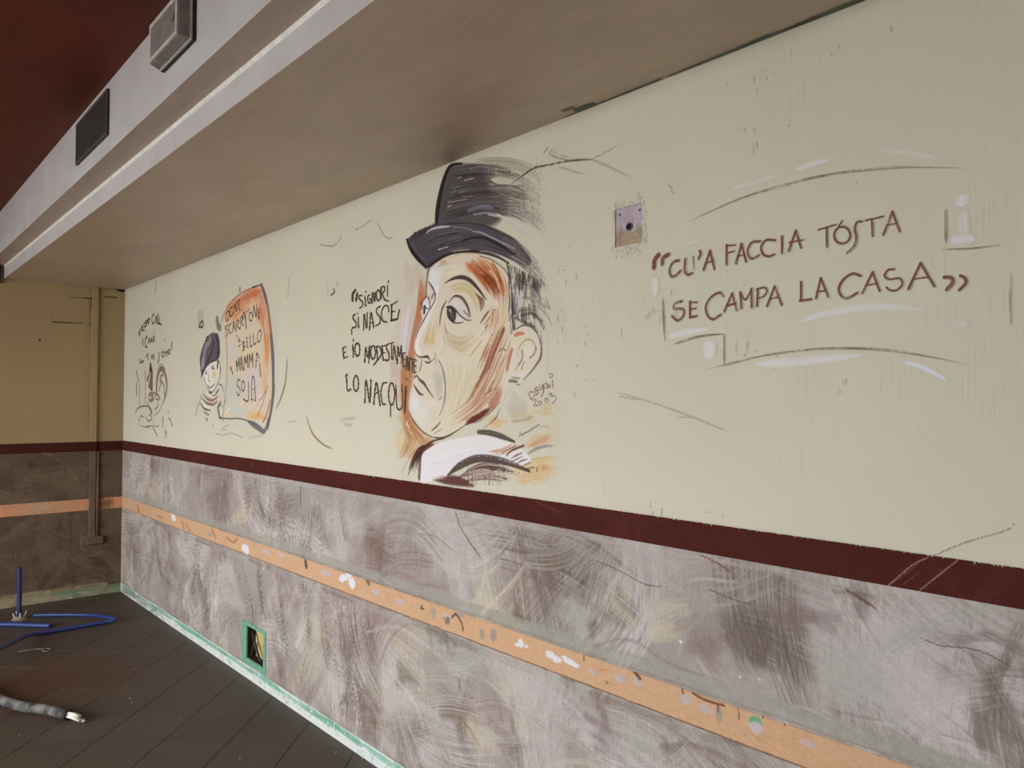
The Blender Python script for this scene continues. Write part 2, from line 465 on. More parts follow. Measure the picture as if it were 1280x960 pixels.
def glyph(parent, name, strokes, org, sc, w, col, mat, off, under=None, step=0.7, dry=0.0, soft=0.5, op=1.0, thr=None, taper=(0.0, 0.0)):
    """One painted letter on the long wall. strokes: list of point lists (or (points, width factor))."""
    S = []
    for st in strokes:
        pts, f = (st, 1.0) if not (isinstance(st, tuple) and np.isscalar(st[1])) else st
        S.append(([(org[0] + p[0] / sc, org[1] + p[1] / sc) for p in pts], f))
    allp = np.array([p for pts, _ in S for p in pts])
    pr = w * 2.2 + 1
    a = on_wall(allp[:, 0].min() - pr, allp[:, 1].mean()); b_ = on_wall(allp[:, 0].max() + pr, allp[:, 1].mean())
    c0 = on_wall(*allp.mean(0)); mpp = depth(c0) / F_PX
    zs = [on_wall(u, v)[2] for u, v in allp]
    hx = (b_[0] - a[0]) / max((allp[:, 0].max() - allp[:, 0].min() + 2 * pr), 1e-3)
    cv = Canvas(np.arange(a[0], b_[0], hx * step), np.arange(min(zs) - pr * mpp, max(zs) + pr * mpp, mpp * step))
    for pts, f in S:
        if len(pts) == 1:
            pts = [pts[0], (pts[0][0] + 0.3, pts[0][1] + 1.0)]
        cv.stroke(pts, w * f, col, op=op, dry=dry, soft=soft, taper=taper, nb=3.0)
    return cv.build(parent, mat, name=name, off=off, thr=(thr if thr is not None else (0.25 if under is not None else 0.03)), under=under)
def ell(cx, cy, rx, ry, a0=0.0, a1=2 * math.pi, n=11, rot=0.0):
    t = np.linspace(a0, a1, n)
    return [(cx + rx * math.cos(x) * math.cos(rot) - ry * math.sin(x) * math.sin(rot), cy + rx * math.cos(x) * math.sin(rot) + ry * math.sin(x) * math.cos(rot)) for x in t]

# ------------------------------------------------------------------ room shell
SOCK = (2.59, 2.815, 0.112, 0.292)          # opening low in the long wall
JB = (5.313, 5.417, 2.015, 2.130)           # old lamp box high in the long wall
def wall_with_holes(name, x0, x1, z0, z1, holes, mat, d=0.12):
    xs = sorted({x0, x1, *[h[0] for h in holes], *[h[1] for h in holes]}); zs = sorted({z0, z1, *[h[2] for h in holes], *[h[3] for h in holes]})
    bm = bmesh.new(); V = {}
    def v(x, y, z):
        k = (round(x, 5), round(y, 5), round(z, 5))
        if k not in V: V[k] = bm.verts.new(k)
        return V[k]
    for a, b_ in zip(xs, xs[1:]):
        for c, e in zip(zs, zs[1:]):
            if any(h[0] <= a and b_ <= h[1] and h[2] <= c and e <= h[3] for h in holes): continue
            bm.faces.new((v(a, 0, c), v(b_, 0, c), v(b_, 0, e), v(a, 0, e)))
    for h in holes:
        a, b_, c, e = h
        for p, q in (((a, c), (b_, c)), ((b_, c), (b_, e)), ((b_, e), (a, e)), ((a, e), (a, c))):
            bm.faces.new((v(p[0], 0, p[1]), v(q[0], 0, q[1]), v(q[0], d, q[1]), v(p[0], d, p[1])))
    o = [(x0, z0), (x1, z0), (x1, z1), (x0, z1)]
    bm.faces.new([v(x, d + 0.13, z) for x, z in o])
    return from_bm(name, bm, mat)
wall_right = tag(wall_with_holes('wall_right', 0.0, XN, 0.0, ZC, [SOCK, JB], m_cream), 'long cream wall with mottled grey dado and painted murals', None, None, 'structure')

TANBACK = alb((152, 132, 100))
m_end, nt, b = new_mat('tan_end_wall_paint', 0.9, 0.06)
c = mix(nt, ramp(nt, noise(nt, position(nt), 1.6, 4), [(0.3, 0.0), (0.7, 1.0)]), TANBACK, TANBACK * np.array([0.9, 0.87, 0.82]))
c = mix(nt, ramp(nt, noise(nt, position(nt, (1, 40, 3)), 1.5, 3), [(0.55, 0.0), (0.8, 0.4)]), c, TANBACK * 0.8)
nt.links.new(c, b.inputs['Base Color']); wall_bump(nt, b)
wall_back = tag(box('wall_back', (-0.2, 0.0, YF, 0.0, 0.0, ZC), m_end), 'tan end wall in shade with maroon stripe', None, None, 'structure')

m_plain, nt, b = new_mat('plain_room_paint', 0.8, 0.2); b.inputs['Base Color'].default_value = (*(CREAM * 0.8), 1)
tag(box('wall_front', (XN, XN + 0.2, YF, 0.0, 0.0, ZC), m_plain), 'plain cream wall behind the viewpoint', None, None, 'structure')
# street wall with its shopfront openings
bm = bmesh.new()
edges_ = [0.0] + [e for w_ in WIN for e in w_] + [XN]
for i in range(0, len(edges_), 2): add_box(bm, edges_[i], edges_[i + 1], YF - 0.25, YF, 0.0, ZC)
for (a, b_) in WIN:
    add_box(bm, a, b_, YF - 0.25, YF, 0.0, WZ0); add_box(bm, a, b_, YF - 0.25, YF, WZ1, ZC)
tag(from_bm('wall_left', bm, m_plain), 'street wall with open shopfront bays', None, None, 'structure')
m_frame = plain('dark_window_frame', (70, 66, 64))
for k, (a, b_) in enumerate(WIN):
    bm = bmesh.new()
    for q in ((a, a + .05, WZ0, WZ1), (b_ - .05, b_, WZ0, WZ1), (a, b_, WZ0, WZ0 + .05), (a, b_, WZ1 - .05, WZ1), ((a + b_) / 2 - .025, (a + b_) / 2 + .025, WZ0, WZ1)):
        add_box(bm, q[0], q[1], YF - 0.2, YF - 0.14, q[2], q[3])
    tag(from_bm('window_%d' % (k + 1), bm, m_frame), 'dark open shopfront frame in the street wall', None, None, 'structure')
m_street = plain('grey_street_paving', (120, 118, 114))
tag(box('street_ground', (-15, 25, -40, YF - 0.25, -0.3, -0.12), m_street), 'grey street paving outside the shopfront', None, None, 'structure')

tag(box('ceiling', (0.0, XN, YF, YB2 + 0.001, ZC, ZC + 0.2), m_ceil), 'dark maroon painted ceiling', None, None, 'structure')

bm = bmesh.new()
prism_x(bm, [(0.0, ZS), (YB1, ZS), (YB1, ZB), (YB2, ZB), (YB2, ZC + 0.1), (0.0, ZC + 0.1)], 0.0, XN)
bmesh.ops.recalc_face_normals(bm, faces=bm.faces[:])
for f in bm.faces: f.material_index = 0 if f.normal.z < -0.5 else 1
soffit = from_bm('ceiling_duct_casing', bm, [m_soffit, m_white])
tag(soffit, 'stepped duct casing along the wall top, brown underneath and white faced', None, None, 'structure')
bm = bmesh.new(); prism_x(bm, [(YB1 + 0.001, ZB - 0.016), (YB1 - 0.005, ZB - 0.004), (YB1 - 0.005, ZB + 0.002), (YB1 + 0.001, ZB + 0.002)], 0.02, XN)
m_bead = plain('highlight_white', (206, 203, 196))  # brighter than the casing: the lip's highlight line is in the colour
tag(from_bm('trim_1', bm, m_bead), 'thin bead with a painted white highlight along the step of the duct casing', None, None, 'structure')

# floor: thirty-centimetre tiles laid on the diagonal
floor = tag(box('floor', (0.0, XN, YF, 0.0, -0.15, -0.004), m_grout), 'dark brown tiled floor laid on the diagonal', None, None, 'structure')
def clip(poly, fn):
    out = []
    for i in range(len(poly)):
        p, q = poly[i], poly[(i + 1) % len(poly)]; a, b_ = fn(p), fn(q)
        if a >= 0: out.append(p)
        if (a >= 0) != (b_ >= 0):
            t = a / (a - b_); out.append((p[0] + (q[0] - p[0]) * t, p[1] + (q[1] - p[1]) * t))
    return out
S2 = 1 / math.sqrt(2); TS = 0.30; J = 0.0018
tile_mesh = None; rest = bmesh.new(); ntile = 0
for i in range(-20, 32):
    for j in range(-52, 2):
        s0 = 0.28 + i * TS; t0 = -2.36 + j * TS + 0.0
        t0 = -2.36 + (j + 20) * TS
        sc_, tc_ = s0 + TS / 2, t0 + TS / 2
        cx, cy = (sc_ - tc_) * S2, (sc_ + tc_) * S2
        if not (-0.25 < cx < XN + 0.25 and YF - 0.25 < cy < 0.25): continue
        near = cx < 5.0 and cy > -2.6
        pl = [((s - t) * S2, (s + t) * S2) for s, t in ((s0 + J, t0 + J), (s0 + J, t0 + TS - J), (s0 + TS - J, t0 + TS - J), (s0 + TS - J, t0 + J))]
        full = all(0.002 < x < XN and YF < y < -0.002 for x, y in pl)
        if not full:
            for fn in (lambda p: p[0] - 0.002, lambda p: -0.002 - p[1], lambda p: XN - p[0], lambda p: p[1] - YF):
                pl = clip(pl, fn)
                if len(pl) < 3: break
            if len(pl) < 3: continue
        if not near:
            rest.faces.new([rest.verts.new((x, y, -0.0005)) for x, y in pl]); continue
        if full and tile_mesh is not None:
            o = bpy.data.objects.new('tile', tile_mesh); COL.objects.link(o); o.parent = floor
            o.location = (cx, cy, 0)
        else:
            bm = bmesh.new(); ox, oy = (cx, cy)
            top = [bm.verts.new((x - ox, y - oy, 0.0)) for x, y in pl]; bot = [bm.verts.new((x - ox, y - oy, -0.004)) for x, y in pl]
            bm.faces.new(top); n_ = len(pl)
            for k in range(n_): bm.faces.new((top[k], bot[k], bot[(k + 1) % n_], top[(k + 1) % n_]))
            o = from_bm('tile', bm, m_tile, floor); o.location = (ox, oy, 0)
            if full: tile_mesh = o.data
        o.rotation_euler = (random.uniform(-.0012, .0012), random.uniform(-.0012, .0012), 0)
        ntile += 1
o = from_bm('tile_field', rest, m_tile, floor); o['kind'] = 'stuff'

# ------------------------------------------------------------------ dado of the long wall
us = np.concatenate([np.arange(154.4, 1300, 1.15), np.arange(1300, 2600, 12)])
XG = np.array([on_wall(u, 500)[0] for u in us]); XG = XG[(XG > 0) & (XG < 7.7)]; XG = np.concatenate([[0.0], XG, [7.75]])
ZG = np.concatenate([np.arange(BT - 0.004, MB + 0.003, 0.0024)])
dado = Canvas(XG, ZG, 'wall', 0.0, base=(146, 136, 131))
PAL = [((176, 169, 166), 7), ((162, 153, 150), 6), ((148, 137, 133), 3), ((118, 104, 99), 5), ((98, 86, 79), 3), ((174, 164, 147), 2), ((154, 153, 147), 3), ((130, 111, 108), 3)]
cols = [c for c, k in PAL for _ in range(k)]
def arc_pts(x, z, a, k, l):
    return [(x + t * l * math.cos(a) - 0.5 * k * (t * l) ** 2 * math.sin(a), z + t * l * math.sin(a) + 0.5 * k * (t * l) ** 2 * math.cos(a)) for t in np.linspace(-0.5, 0.5, 6)]
def arcs(cv, n, x0, x1, z0, z1, cols, wr=(0.05, 0.13), lr=(0.15, 0.5), op=(0.35, 0.8), dry=(0.35, 0.58)):
    for _ in range(n):
        x, z = rng.uniform(x0, x1), rng.uniform(z0, z1)
        w = rng.uniform(*wr)
        cv.stroke_m(arc_pts(x, z, rng.uniform(0, math.pi), rng.uniform(-4.5, 4.5), rng.uniform(*lr)), w, cols[rng.randint(len(cols))], op=rng.uniform(*op), dry=rng.uniform(*dry), soft=0.35, nb=rng.uniform(6, 14), fade=(0.0, 0.2))
def sweeps(cv, n, x0, x1, z0, z1, cols, wr, lr, op, dry, hard=.26, reps=(3, 6), gap=.45, ang=(0, math.pi)):
    """Bundles of near-parallel brush sweeps, the way a decorator works plaster with a wide brush."""
    for _ in range(n):
        x, z = rng.uniform(x0, x1), rng.uniform(z0, z1); a = rng.uniform(*ang); k = rng.uniform(-3.5, 3.5)
        w = rng.uniform(*wr); col = np.array(cols[rng.randint(len(cols))], float)
        for r in range(rng.randint(*reps)):
            o = (r - 1.5) * w * gap
            c_ = np.clip(col + rng.uniform(-7, 7), 0, 255)
            cv.stroke_m(arc_pts(x - o * math.sin(a) + rng.uniform(-.02, .02), z + o * math.cos(a) + rng.uniform(-.02, .02), a + rng.uniform(-.18, .18), k, rng.uniform(*lr)), w, c_, op=rng.uniform(*op), dry=rng.uniform(*dry), soft=0.7, nb=w / 2 / 0.0042, fade=(0.08, 0.22), hard=hard, stretch=rng.uniform(2, 5))
sweeps(dado, 105, 0, 7.6, 0.05, 1.17, cols, (.10, .20), (.3, .65), (.55, .9), (.32, .44), hard=.2)
# broad patches that can be made out one by one
DK, BR, CR, LG, AQ, MV = (98, 87, 79), (108, 91, 82), (176, 166, 146), (170, 163, 160), (156, 155, 149), (116, 99, 98)
for (u, v, ru, rv, c, o_) in [
    (955, 800, 42, 45, DK, .85), (1000, 770, 40, 22, MV, .6), (1070, 745, 30, 20, DK, .5), (1200, 795, 60, 16, MV, .6), (1240, 880, 45, 60, DK, .8), (1275, 830, 25, 40, DK, .7),
    (1070, 850, 55, 45, AQ, .8), (1120, 800, 60, 40, LG, .6), (1150, 870, 60, 40, LG, .6), (840, 775, 22, 30, CR, .85), (775, 755, 25, 25, CR, .5), (800, 700, 45, 25, LG, .7), (880, 810, 25, 40, MV, .5),
    (690, 700, 26, 26, BR, .85), (650, 765, 10, 16, DK, .7), (615, 755, 28, 22, CR, .6), (560, 690, 45, 30, LG, .7), (472, 690, 24, 30, BR, .85), (430, 650, 40, 30, LG, .7), (720, 770, 22, 22, AQ, .7), (740, 785, 12, 10, DK, .5),
    (350, 620, 20, 26, MV, .6), (335, 650, 14, 18, DK, .5), (300, 640, 12, 24, CR, .6), (250, 600, 6, 26, MV, .6), (190, 610, 8, 26, CR, .5), (215, 660, 8, 30, MV, .6),
    (600, 900, 16, 50, CR, .75), (575, 890, 16, 45, BR, .8), (500, 880, 22, 50, LG, .6), (460, 890, 20, 40, BR, .8), (505, 850, 14, 18, DK, .5), (445, 800, 14, 30, DK, .6), (510, 920, 22, 40, DK, .5),
    (650, 850, 35, 35, LG, .7), (700, 900, 50, 50, LG, .7), (640, 930, 14, 40, MV, .6), (760, 920, 14, 45, MV, .7), (725, 860, 35, 18, AQ, .6), (810, 930, 45, 30, AQ, .6), (900, 935, 70, 14, BR, .8), (760, 860, 30, 10, BR, .8), (840, 940, 18, 14, DK, .5),
    (400, 800, 10, 40, CR, .6), (420, 850, 12, 40, LG, .6), (360, 740, 12, 40, MV, .6), (385, 770, 10, 40, DK, .4), (350, 830, 10, 30, BR, .5), (290, 730, 10, 45, LG, .6), (240, 700, 8, 40, MV, .6), (220, 740, 8, 24, LG, .6), (170, 680, 8, 40, BR, .6), (565, 800, 18, 8, DK, .7), (545, 780, 30, 8, DK, .5)]:
    for k in range(6):
        c0, mpp = dado.px(u + rng.uniform(-.55, .55) * ru, v + rng.uniform(-.55, .55) * rv)
        e_ = dado.px(u + ru, v)[0]; f_ = dado.px(u, v + rv)[0]; q_ = dado.px(u, v)[0]
        lw = min(np.linalg.norm(e_ - q_), np.linalg.norm(f_ - q_)); ll = max(np.linalg.norm(e_ - q_), np.linalg.norm(f_ - q_))
        dado.stroke_m(arc_pts(c0[0], c0[1], rng.uniform(-.5, .5) + (math.pi / 2 if rng.rand() < .4 else 0), rng.uniform(-3, 3), ll * rng.uniform(.9, 1.6)), lw * rng.uniform(.8, 1.3), c, op=o_ * rng.uniform(.55, .8), dry=.33, soft=.75, nb=lw / 2 / .004, fade=(.05, .15), hard=.26, stretch=4)
sweeps(dado, 120, 0, 7.6, 0.05, 1.16, cols, (.05, .11), (.2, .45), (.35, .65), (.42, .5), hard=.18)
sweeps(dado, 60, 0, 7.6, 0.05, 1.16, [(182, 176, 172), (168, 159, 151), (90, 78, 72), (162, 161, 156)], (.02, .05), (.12, .35), (.25, .5), (.47, .54), hard=.16)
# the far half is worked with livelier, more upright strokes
sweeps(dado, 70, 0, 3.9, 0.08, 1.12, [(190, 183, 176), (184, 176, 164), (100, 88, 84), (92, 80, 75), (116, 100, 98)], (.05, .13), (.15, .4), (.4, .75), (.42, .5), hard=.16, reps=(2, 5), ang=(.9, 2.3))
# smears along the orange strip, long sweeps
for k in range(26):
    x = k * 0.29
    dado.stroke_m([(x, OT + 0.028), (x + 0.25, OT + 0.03 + rng.uniform(-.01, .01)), (x + 0.5, OT + 0.026)], 0.055, (142, 140, 130), op=0.6, dry=0.38, nb=8, hard=.24)
    dado.stroke_m([(x, OT + 0.008), (x + 0.3, OT + 0.006)], 0.012, (122, 118, 104), op=0.6, dry=0.4)
    dado.stroke_m([(x, OB - 0.02), (x + 0.3, OB - 0.022)], 0.035, [(112, 98, 88), (142, 138, 130), (154, 150, 140)][k % 3], op=0.6, dry=0.4, nb=8)
    dado.stroke_m([(x, MB - 0.012), (x + 0.33, MB - 0.012)], 0.026, (168, 160, 155), op=0.4, dry=0.44)
    dado.stroke_m([(x, BT + 0.012), (x + 0.3, BT + 0.012)], 0.03, [(120, 112, 96), (150, 150, 134)][k % 2], op=0.6, dry=0.42)
for pts, w, c in [([(985, 880), (1040, 900), (1110, 945), (1150, 965)], 5, (128, 124, 120)), ([(1030, 885), (1120, 905), (1230, 930)], 6, (122, 112, 106)), ([(1090, 900), (1160, 915), (1260, 950)], 7, (190, 186, 182)),
                  ([(760, 815), (790, 800), (840, 830), (900, 850)], 6, (110, 104, 98)), ([(740, 808), (778, 797), (800, 806)], 8, (116, 106, 100)), ([(990, 882), (1010, 886), (1050, 905)], 3, (200, 194, 184)),
                  ([(590, 845), (620, 870), (650, 930), (655, 975)], 8, (130, 118, 112)), ([(600, 842), (640, 885), (660, 960)], 4, (190, 182, 178)), ([(455, 790), (500, 785), (560, 830), (600, 880)], 7, (182, 174, 170)), ([(480, 830), (520, 880), (535, 930)], 5, (186, 180, 174)),
                  ([(695, 905), (740, 940), (760, 975)], 4, (140, 130, 124)), ([(600, 770), (640, 730), (660, 700)], 9, (200, 190, 170)), ([(610, 775), (655, 735)], 4, (120, 108, 100))]:
    dado.stroke(pts, w, c, op=0.5, dry=0.44, nb=6, hard=.2, soft=.7, taper=(.1, .3))
# cracks and scars
for pts, w, c in [([(742, 699), (777, 714), (807, 730), (838, 734)], 1.6, (92, 84, 80)), ([(884, 735), (915, 748), (948, 758)], 1.6, (84, 74, 70)), ([(1148, 795), (1175, 806), (1210, 810), (1237, 818), (1272, 837)], 1.8, (84, 72, 68)),
                  ([(873, 692), (900, 705), (921, 721)], 3.2, (110, 66, 58)), ([(1056, 735), (1080, 750), (1098, 762)], 5, (98, 66, 62)), ([(568, 634), (580, 665), (607, 704)], 1.8, (112, 84, 78)), ([(523, 667), (545, 671), (573, 692)], 1.5, (140, 112, 104)), ([(376, 605), (377, 640)], 1.6, (100, 88, 84)),
                  ([(575, 848), (576, 864)], 1.6, (96, 86, 80)), ([(850, 800), (854, 804)], 3, (215, 210, 205)), ([(925, 845), (927, 847)], 2.5, (215, 210, 205)), ([(949, 848), (951, 850)], 2.5, (215, 210, 205))]:
    dado.stroke(pts, w, c, op=0.9, dry=0.12 if w < 2.5 else 0.4, taper=(0.1, 0.2))
GR_OUT = (2.52, 2.846, 0.08, 0.313)
# the strip where a rail was taken down: leave it out of the dado surface
msk = (ZG > OB + 0.001) & (ZG < OT - 0.001)
dz = 0.0035
parts_ = dado.build(wall_right, m_paint, name='dado_paint', off=dz, hole=[(-1, 9, OB, OT), (SOCK[0] - .004, SOCK[1] + .004, SOCK[2] - .004, SOCK[3] + .004)])
for q in parts_: q['label'] = 'mottled grey, mauve and cream brushed dado'

# orange strip, a few millimetres back from the plaster
us2 = np.concatenate([np.arange(154.4, 1300, 1.0), np.arange(1300, 2600, 20)])
XO = np.array([on_wall(u, 700)[0] for u in us2]); XO = np.concatenate([[0.0], XO[(XO > 0) & (XO < 7.7)], [7.75]])
org = Canvas(XO, np.arange(OB - 0.004, OT + 0.005, 0.0026), 'wall', 0.0, base=(184, 148, 117))
arcs(org, 120, 0, 7.6, OB, OT, [(188, 151, 118), (176, 140, 108), (182, 149, 122), (172, 142, 116)], wr=(0.02, 0.06), lr=(0.1, 0.5), op=(0.3, 0.6))
for k in range(40):
    org.stroke_m([(k * .2, OT - 0.001), (k * .2 + .22, OT - 0.001)], 0.006, (110, 92, 72), op=0.75, dry=0.3)
    org.stroke_m([(k * .2, OB + 0.001), (k * .2 + .22, OB + 0.001)], 0.006, (96, 78, 64), op=0.8, dry=0.25)
LI, GY, WT = (172, 158, 156), (148, 136, 122), (200, 198, 204)
for (u, v, ru, rv, c) in [(217, 647, 3, 5, WT), (307, 686, 5, 6, WT), (262, 668, 3, 3, GY), (333, 690, 5, 4, LI), (352, 694, 4, 3, LI), (407, 717, 6, 5, LI), (430, 722, 5, 4, WT), (436, 716, 4, 8, WT), (440, 729, 5, 7, WT), (427, 725, 3, 3, WT), (470, 740, 5, 4, LI), (500, 752, 6, 4, LI),
    (542, 766, 3.5, 7, GY), (560, 772, 6, 5, LI), (603, 793, 3.5, 7, GY), (617, 794, 4, 9, (140, 132, 126)), (651, 804, 4, 6, WT), (646, 806, 2.5, 2, WT), (658, 808, 2.5, 2, WT), (688, 818, 6, 5, WT), (696, 824, 6, 5, WT), (712, 827, 7, 4, WT), (720, 832, 5, 3, WT), (706, 822, 4, 2.5, WT), (740, 840, 5, 4, LI),
    (775, 848, 7, 5, LI), (797, 851, 6, 6, LI), (857, 874, 7, 7, LI), (882, 886, 9, 6, LI), (899, 893, 4, 12, GY), (945, 902, 8, 7, (92, 150, 116)), (945, 909, 8, 8, (178, 166, 168)), (1010, 930, 11, 4, LI), (560, 775, 3, 5, (120, 100, 80)), (575, 768, 7, 3, GY)]:
    org.blot(u, v, ru, rv, c, op=0.95, hard=0.72, grain=0.4)
for pts, w, c in [([(197, 644), (203, 648)], 2, (146, 104, 74)), ([(172, 632), (174, 640)], 2, (140, 98, 68)), ([(232, 655), (238, 664)], 2, (160, 112, 78)), ([(228, 652), (230, 662)], 2, (160, 112, 78)), ([(284, 672), (292, 678), (297, 673)], 3, (160, 114, 80)), ([(265, 662), (270, 672)], 2.4, (150, 110, 72)), ([(382, 702), (383, 708)], 4, (70, 62, 50)),
                  ([(458, 724), (461, 729)], 5, (110, 92, 70)), ([(528, 757), (526, 760), (530, 761)], 3, (90, 76, 60)), ([(565, 772), (570, 768), (577, 778), (579, 788)], 2.6, (84, 66, 50)), ([(730, 818), (730, 826)], 1.6, (110, 70, 50)), ([(792, 838), (800, 848)], 5, (104, 66, 48)), ([(853, 858), (854, 867)], 2.6, (110, 68, 50)), ([(866, 866), (880, 874), (905, 882)], 4, (112, 70, 54)), ([(897, 880), (898, 890)], 2.6, (112, 76, 58)), ([(923, 885), (924, 899)], 2.2, (124, 84, 62)), ([(953, 893), (954, 897)], 2.5, (110, 70, 50)), ([(981, 902), (981, 907)], 2, (120, 80, 60)), ([(745, 836), (760, 838)], 1.5, (186, 120, 80)), ([(940, 918), (975, 940)], 1.2, (180, 124, 86)), ([(758, 852), (760, 854)], 3, (130, 96, 70)), ([(555, 772), (558, 780)], 1.5, (110, 90, 70))]:
    org.stroke(pts, w, c, op=0.95, dry=0.1)
for q in org.build(wall_right, m_paint, name='orange_strip', off=0.0006): q['label'] = 'orange strip left where a rail was taken down'

# maroon stripe of the long wall, with scratches
mar = Canvas(XO, np.arange(MB - 0.0005, MT + 0.0035, 0.002), 'wall', 0.0, base=(70, 33, 29))
arcs(mar, 110, 0, 7.6, MB, MT, [(76, 37, 33), (64, 29, 25), (80, 41, 37), (62, 28, 24)], wr=(0.03, 0.07), lr=(0.2, 0.8), op=(0.3, 0.6))
for _ in range(700):
    x = rng.uniform(0, 7.6)
    h_ = rng.uniform(.001, .0035) if rng.rand() > .06 else rng.uniform(.004, .007)
    mar.stroke_m([(x, MT + 0.005), (x + rng.uniform(-.001, .001), MT + 0.005 - h_)], 0.0035, (184, 178, 160), op=0.9, soft=0.6)
for pts, w, c in [([(1110, 733), (1140, 707), (1160, 697)], 2.2, (150, 116, 108)), ([(1122, 725), (1150, 703)], 1.5, (128, 74, 68)), ([(1150, 738), (1175, 718), (1198, 700)], 2.6, (140, 108, 102)), ([(1130, 730), (1150, 715)], 1.4, (120, 66, 60)), ([(672, 627), (700, 640)], 5, (84, 46, 41)), ([(316, 578), (316, 583)], 1.5, (120, 56, 48))]:
    mar.stroke(pts, w, c, op=0.8, dry=0.36)
for q in mar.build(wall_right, m_paint, name='maroon_stripe', off=dz + 0.0006): q['label'] = 'dark maroon painted stripe above the dado'

# foot of the wall where the skirting was torn off
base_z = np.arange(0.0, BT + 0.012, 0.0025)
skr = Canvas(XO, base_z, 'wall', 0.0, base=(196, 200, 198))
for k in range(200):
    x = rng.uniform(0, 7.6); far = np.clip((1.2 - x) / 1.2, 0, 1)
    skr.stroke_m([(x, BT - 0.006 + rng.uniform(-.006, .008)), (x + rng.uniform(.1, .3), BT - 0.008 + rng.uniform(-.006, .006))], rng.uniform(.012, .032), [(108, 158, 136), (122, 168, 150), (94, 146, 124), (146, 180, 168)][k % 4], op=0.75, dry=0.38, nb=6)
for k in range(260):
    x = rng.uniform(0, 7.6); z = rng.uniform(0, BT)
    skr.stroke_m([(x, z), (x + rng.uniform(-.03, .03), z + rng.uniform(-.03, .03))], rng.uniform(.004, .014), [(210, 212, 212), (120, 176, 152), (160, 172, 170), (200, 206, 216), (150, 150, 140)][k % 5], op=0.7, dry=0.35)
for k in range(30):
    x = rng.uniform(0, 1.0)
    skr.stroke_m([(x, rng.uniform(0, BT)), (x + .15, rng.uniform(0, BT))], .03, [(128, 140, 128), (104, 116, 104), (150, 156, 146)][k % 3], op=.6, dry=.35)
for k in range(150):
    x = rng.uniform(0, 7.6)
    skr.stroke_m([(x, BT - rng.uniform(-.006, .05)), (x + rng.uniform(-.05, .08), BT - rng.uniform(0, .06))], rng.uniform(.008, .022), [(110, 166, 142), (140, 168, 156), (172, 178, 178), (90, 140, 120), (150, 142, 134)][k % 5], op=.6, dry=.42, nb=5)
base_r = skr.build(None, m_paint, name='baseboard_right', off=dz + 0.0012)[0]
tag(base_r, 'white and green plaster scar where the baseboard was torn off long wall', None, None, 'structure')
base_r.name = 'baseboard_right'

# cracks and stray marks on the cream part of the wall
crk = Canvas(np.arange(0.0, 6.75, 0.0035), np.arange(MT + 0.002, ZS, 0.0030), 'wall')
def Z(org_, sc_, pts): return [(org_[0] + a / sc_, org_[1] + b_ / sc_) for a, b_ in pts]
cz = ((640, 170), 5.818)
crk.part('crack')
crk.stroke(Z(*cz, [(0, 345), (50, 310), (90, 280), (160, 235), (270, 210), (430, 180), (580, 170)]), [1.2, 3.2, 3.4, 2.2, 1.8, 3.0, 1.2], (62, 54, 44), op=0.95, dry=0.1)
for pts, w, c in [([(580, 170), (660, 130), (780, 60)], 1.4, (130, 122, 104)), ([(590, 175), (720, 230), (880, 310)], 2.2, (160, 150, 130)), ([(430, 180), (320, 155), (275, 125), (310, 95), (320, 140)], 1.6, (110, 100, 84)), ([(400, 150), (350, 140)], 1.4, (130, 120, 100)), ([(235, 120), (265, 80)], 1.8, (110, 100, 84)), ([(340, 235), (380, 232), (470, 265), (550, 278)], 1.4, (140, 130, 110)), ([(1140, 360), (1165, 380), (1160, 400), (1200, 430)], 1.6, (140, 130, 112)), ([(160, 235), (190, 200)], 1.2, (130, 120, 100)), ([(190, 510), (210, 490)], 2, (140, 132, 114))]:
    crk.part('crack#%d' % len(crk.parts)); crk.stroke(Z(*cz, pts), w, c, op=0.8, dry=0.2, taper=(0, .3))
crk.part('crack#r')
crk.stroke([(1100, 733), (1112, 728), (1162, 698), (1204, 679), (1259, 662), (1271, 645)], 1.6, (112, 104, 90), op=0.85, taper=(.1, .1))
cz = ((400, 270), 8.727)
for pts, w in [([(0, 310), (70, 325), (150, 325), (210, 270), (232, 205)], 1.3), ([(390, 150), (470, 112), (555, 45)], 1.3), ([(630, 80), (700, 210), (750, 245), (790, 235)], 1.3)]:
    crk.part('stray_mark#%d' % len(crk.parts)); crk.stroke(Z(*cz, pts), w, (128, 120, 104), op=0.85)
crk.part('dirt')
crk.stroke(Z(*cz, [(150, 795), (160, 830), (120, 865)]), 2.2, (60, 54, 48), op=.9)
crk.stroke(Z(*cz, [(85, 740), (85, 860)]), 1.2, (160, 152, 136), op=.6); crk.stroke(Z(*cz, [(190, 720), (185, 760)]), 1.6, (150, 142, 126), op=.7)
for pts, w, c in [([(359.5, 443), (357, 477), (351, 498), (344.5, 513)], [0.8, 2.0, 2.2, 1.0], (110, 84, 74)), ([(382, 516), (390, 540), (402, 554), (417, 562)], [1, 2.6, 2.2, 1], (120, 84, 60)), ([(196, 350), (194, 368)], 1, (120, 112, 96)), ([(361, 345), (360, 375)], 1, (150, 142, 126)), ([(358, 528), (372, 526)], 1, (150, 142, 126)),
                  ([(770, 490), (830, 508), (915, 541)], 2.2, (160, 150, 134)), ([(772, 495), (800, 500)], 1.5, (150, 140, 124)), ([(868, 277), (880, 270)], 2, (210, 204, 196)), ([(833, 520), (870, 522)], 1.2, (160, 152, 134)), ([(425, 525), (445, 522)], 4, (168, 160, 142)), ([(430, 530), (440, 532)], 5, (165, 156, 138))]:
    crk.part('stray_mark#%d' % len(crk.parts)); crk.stroke(pts, w, c, op=0.8, dry=0.15, taper=(.1, .1))
crk.part('plate_mark')
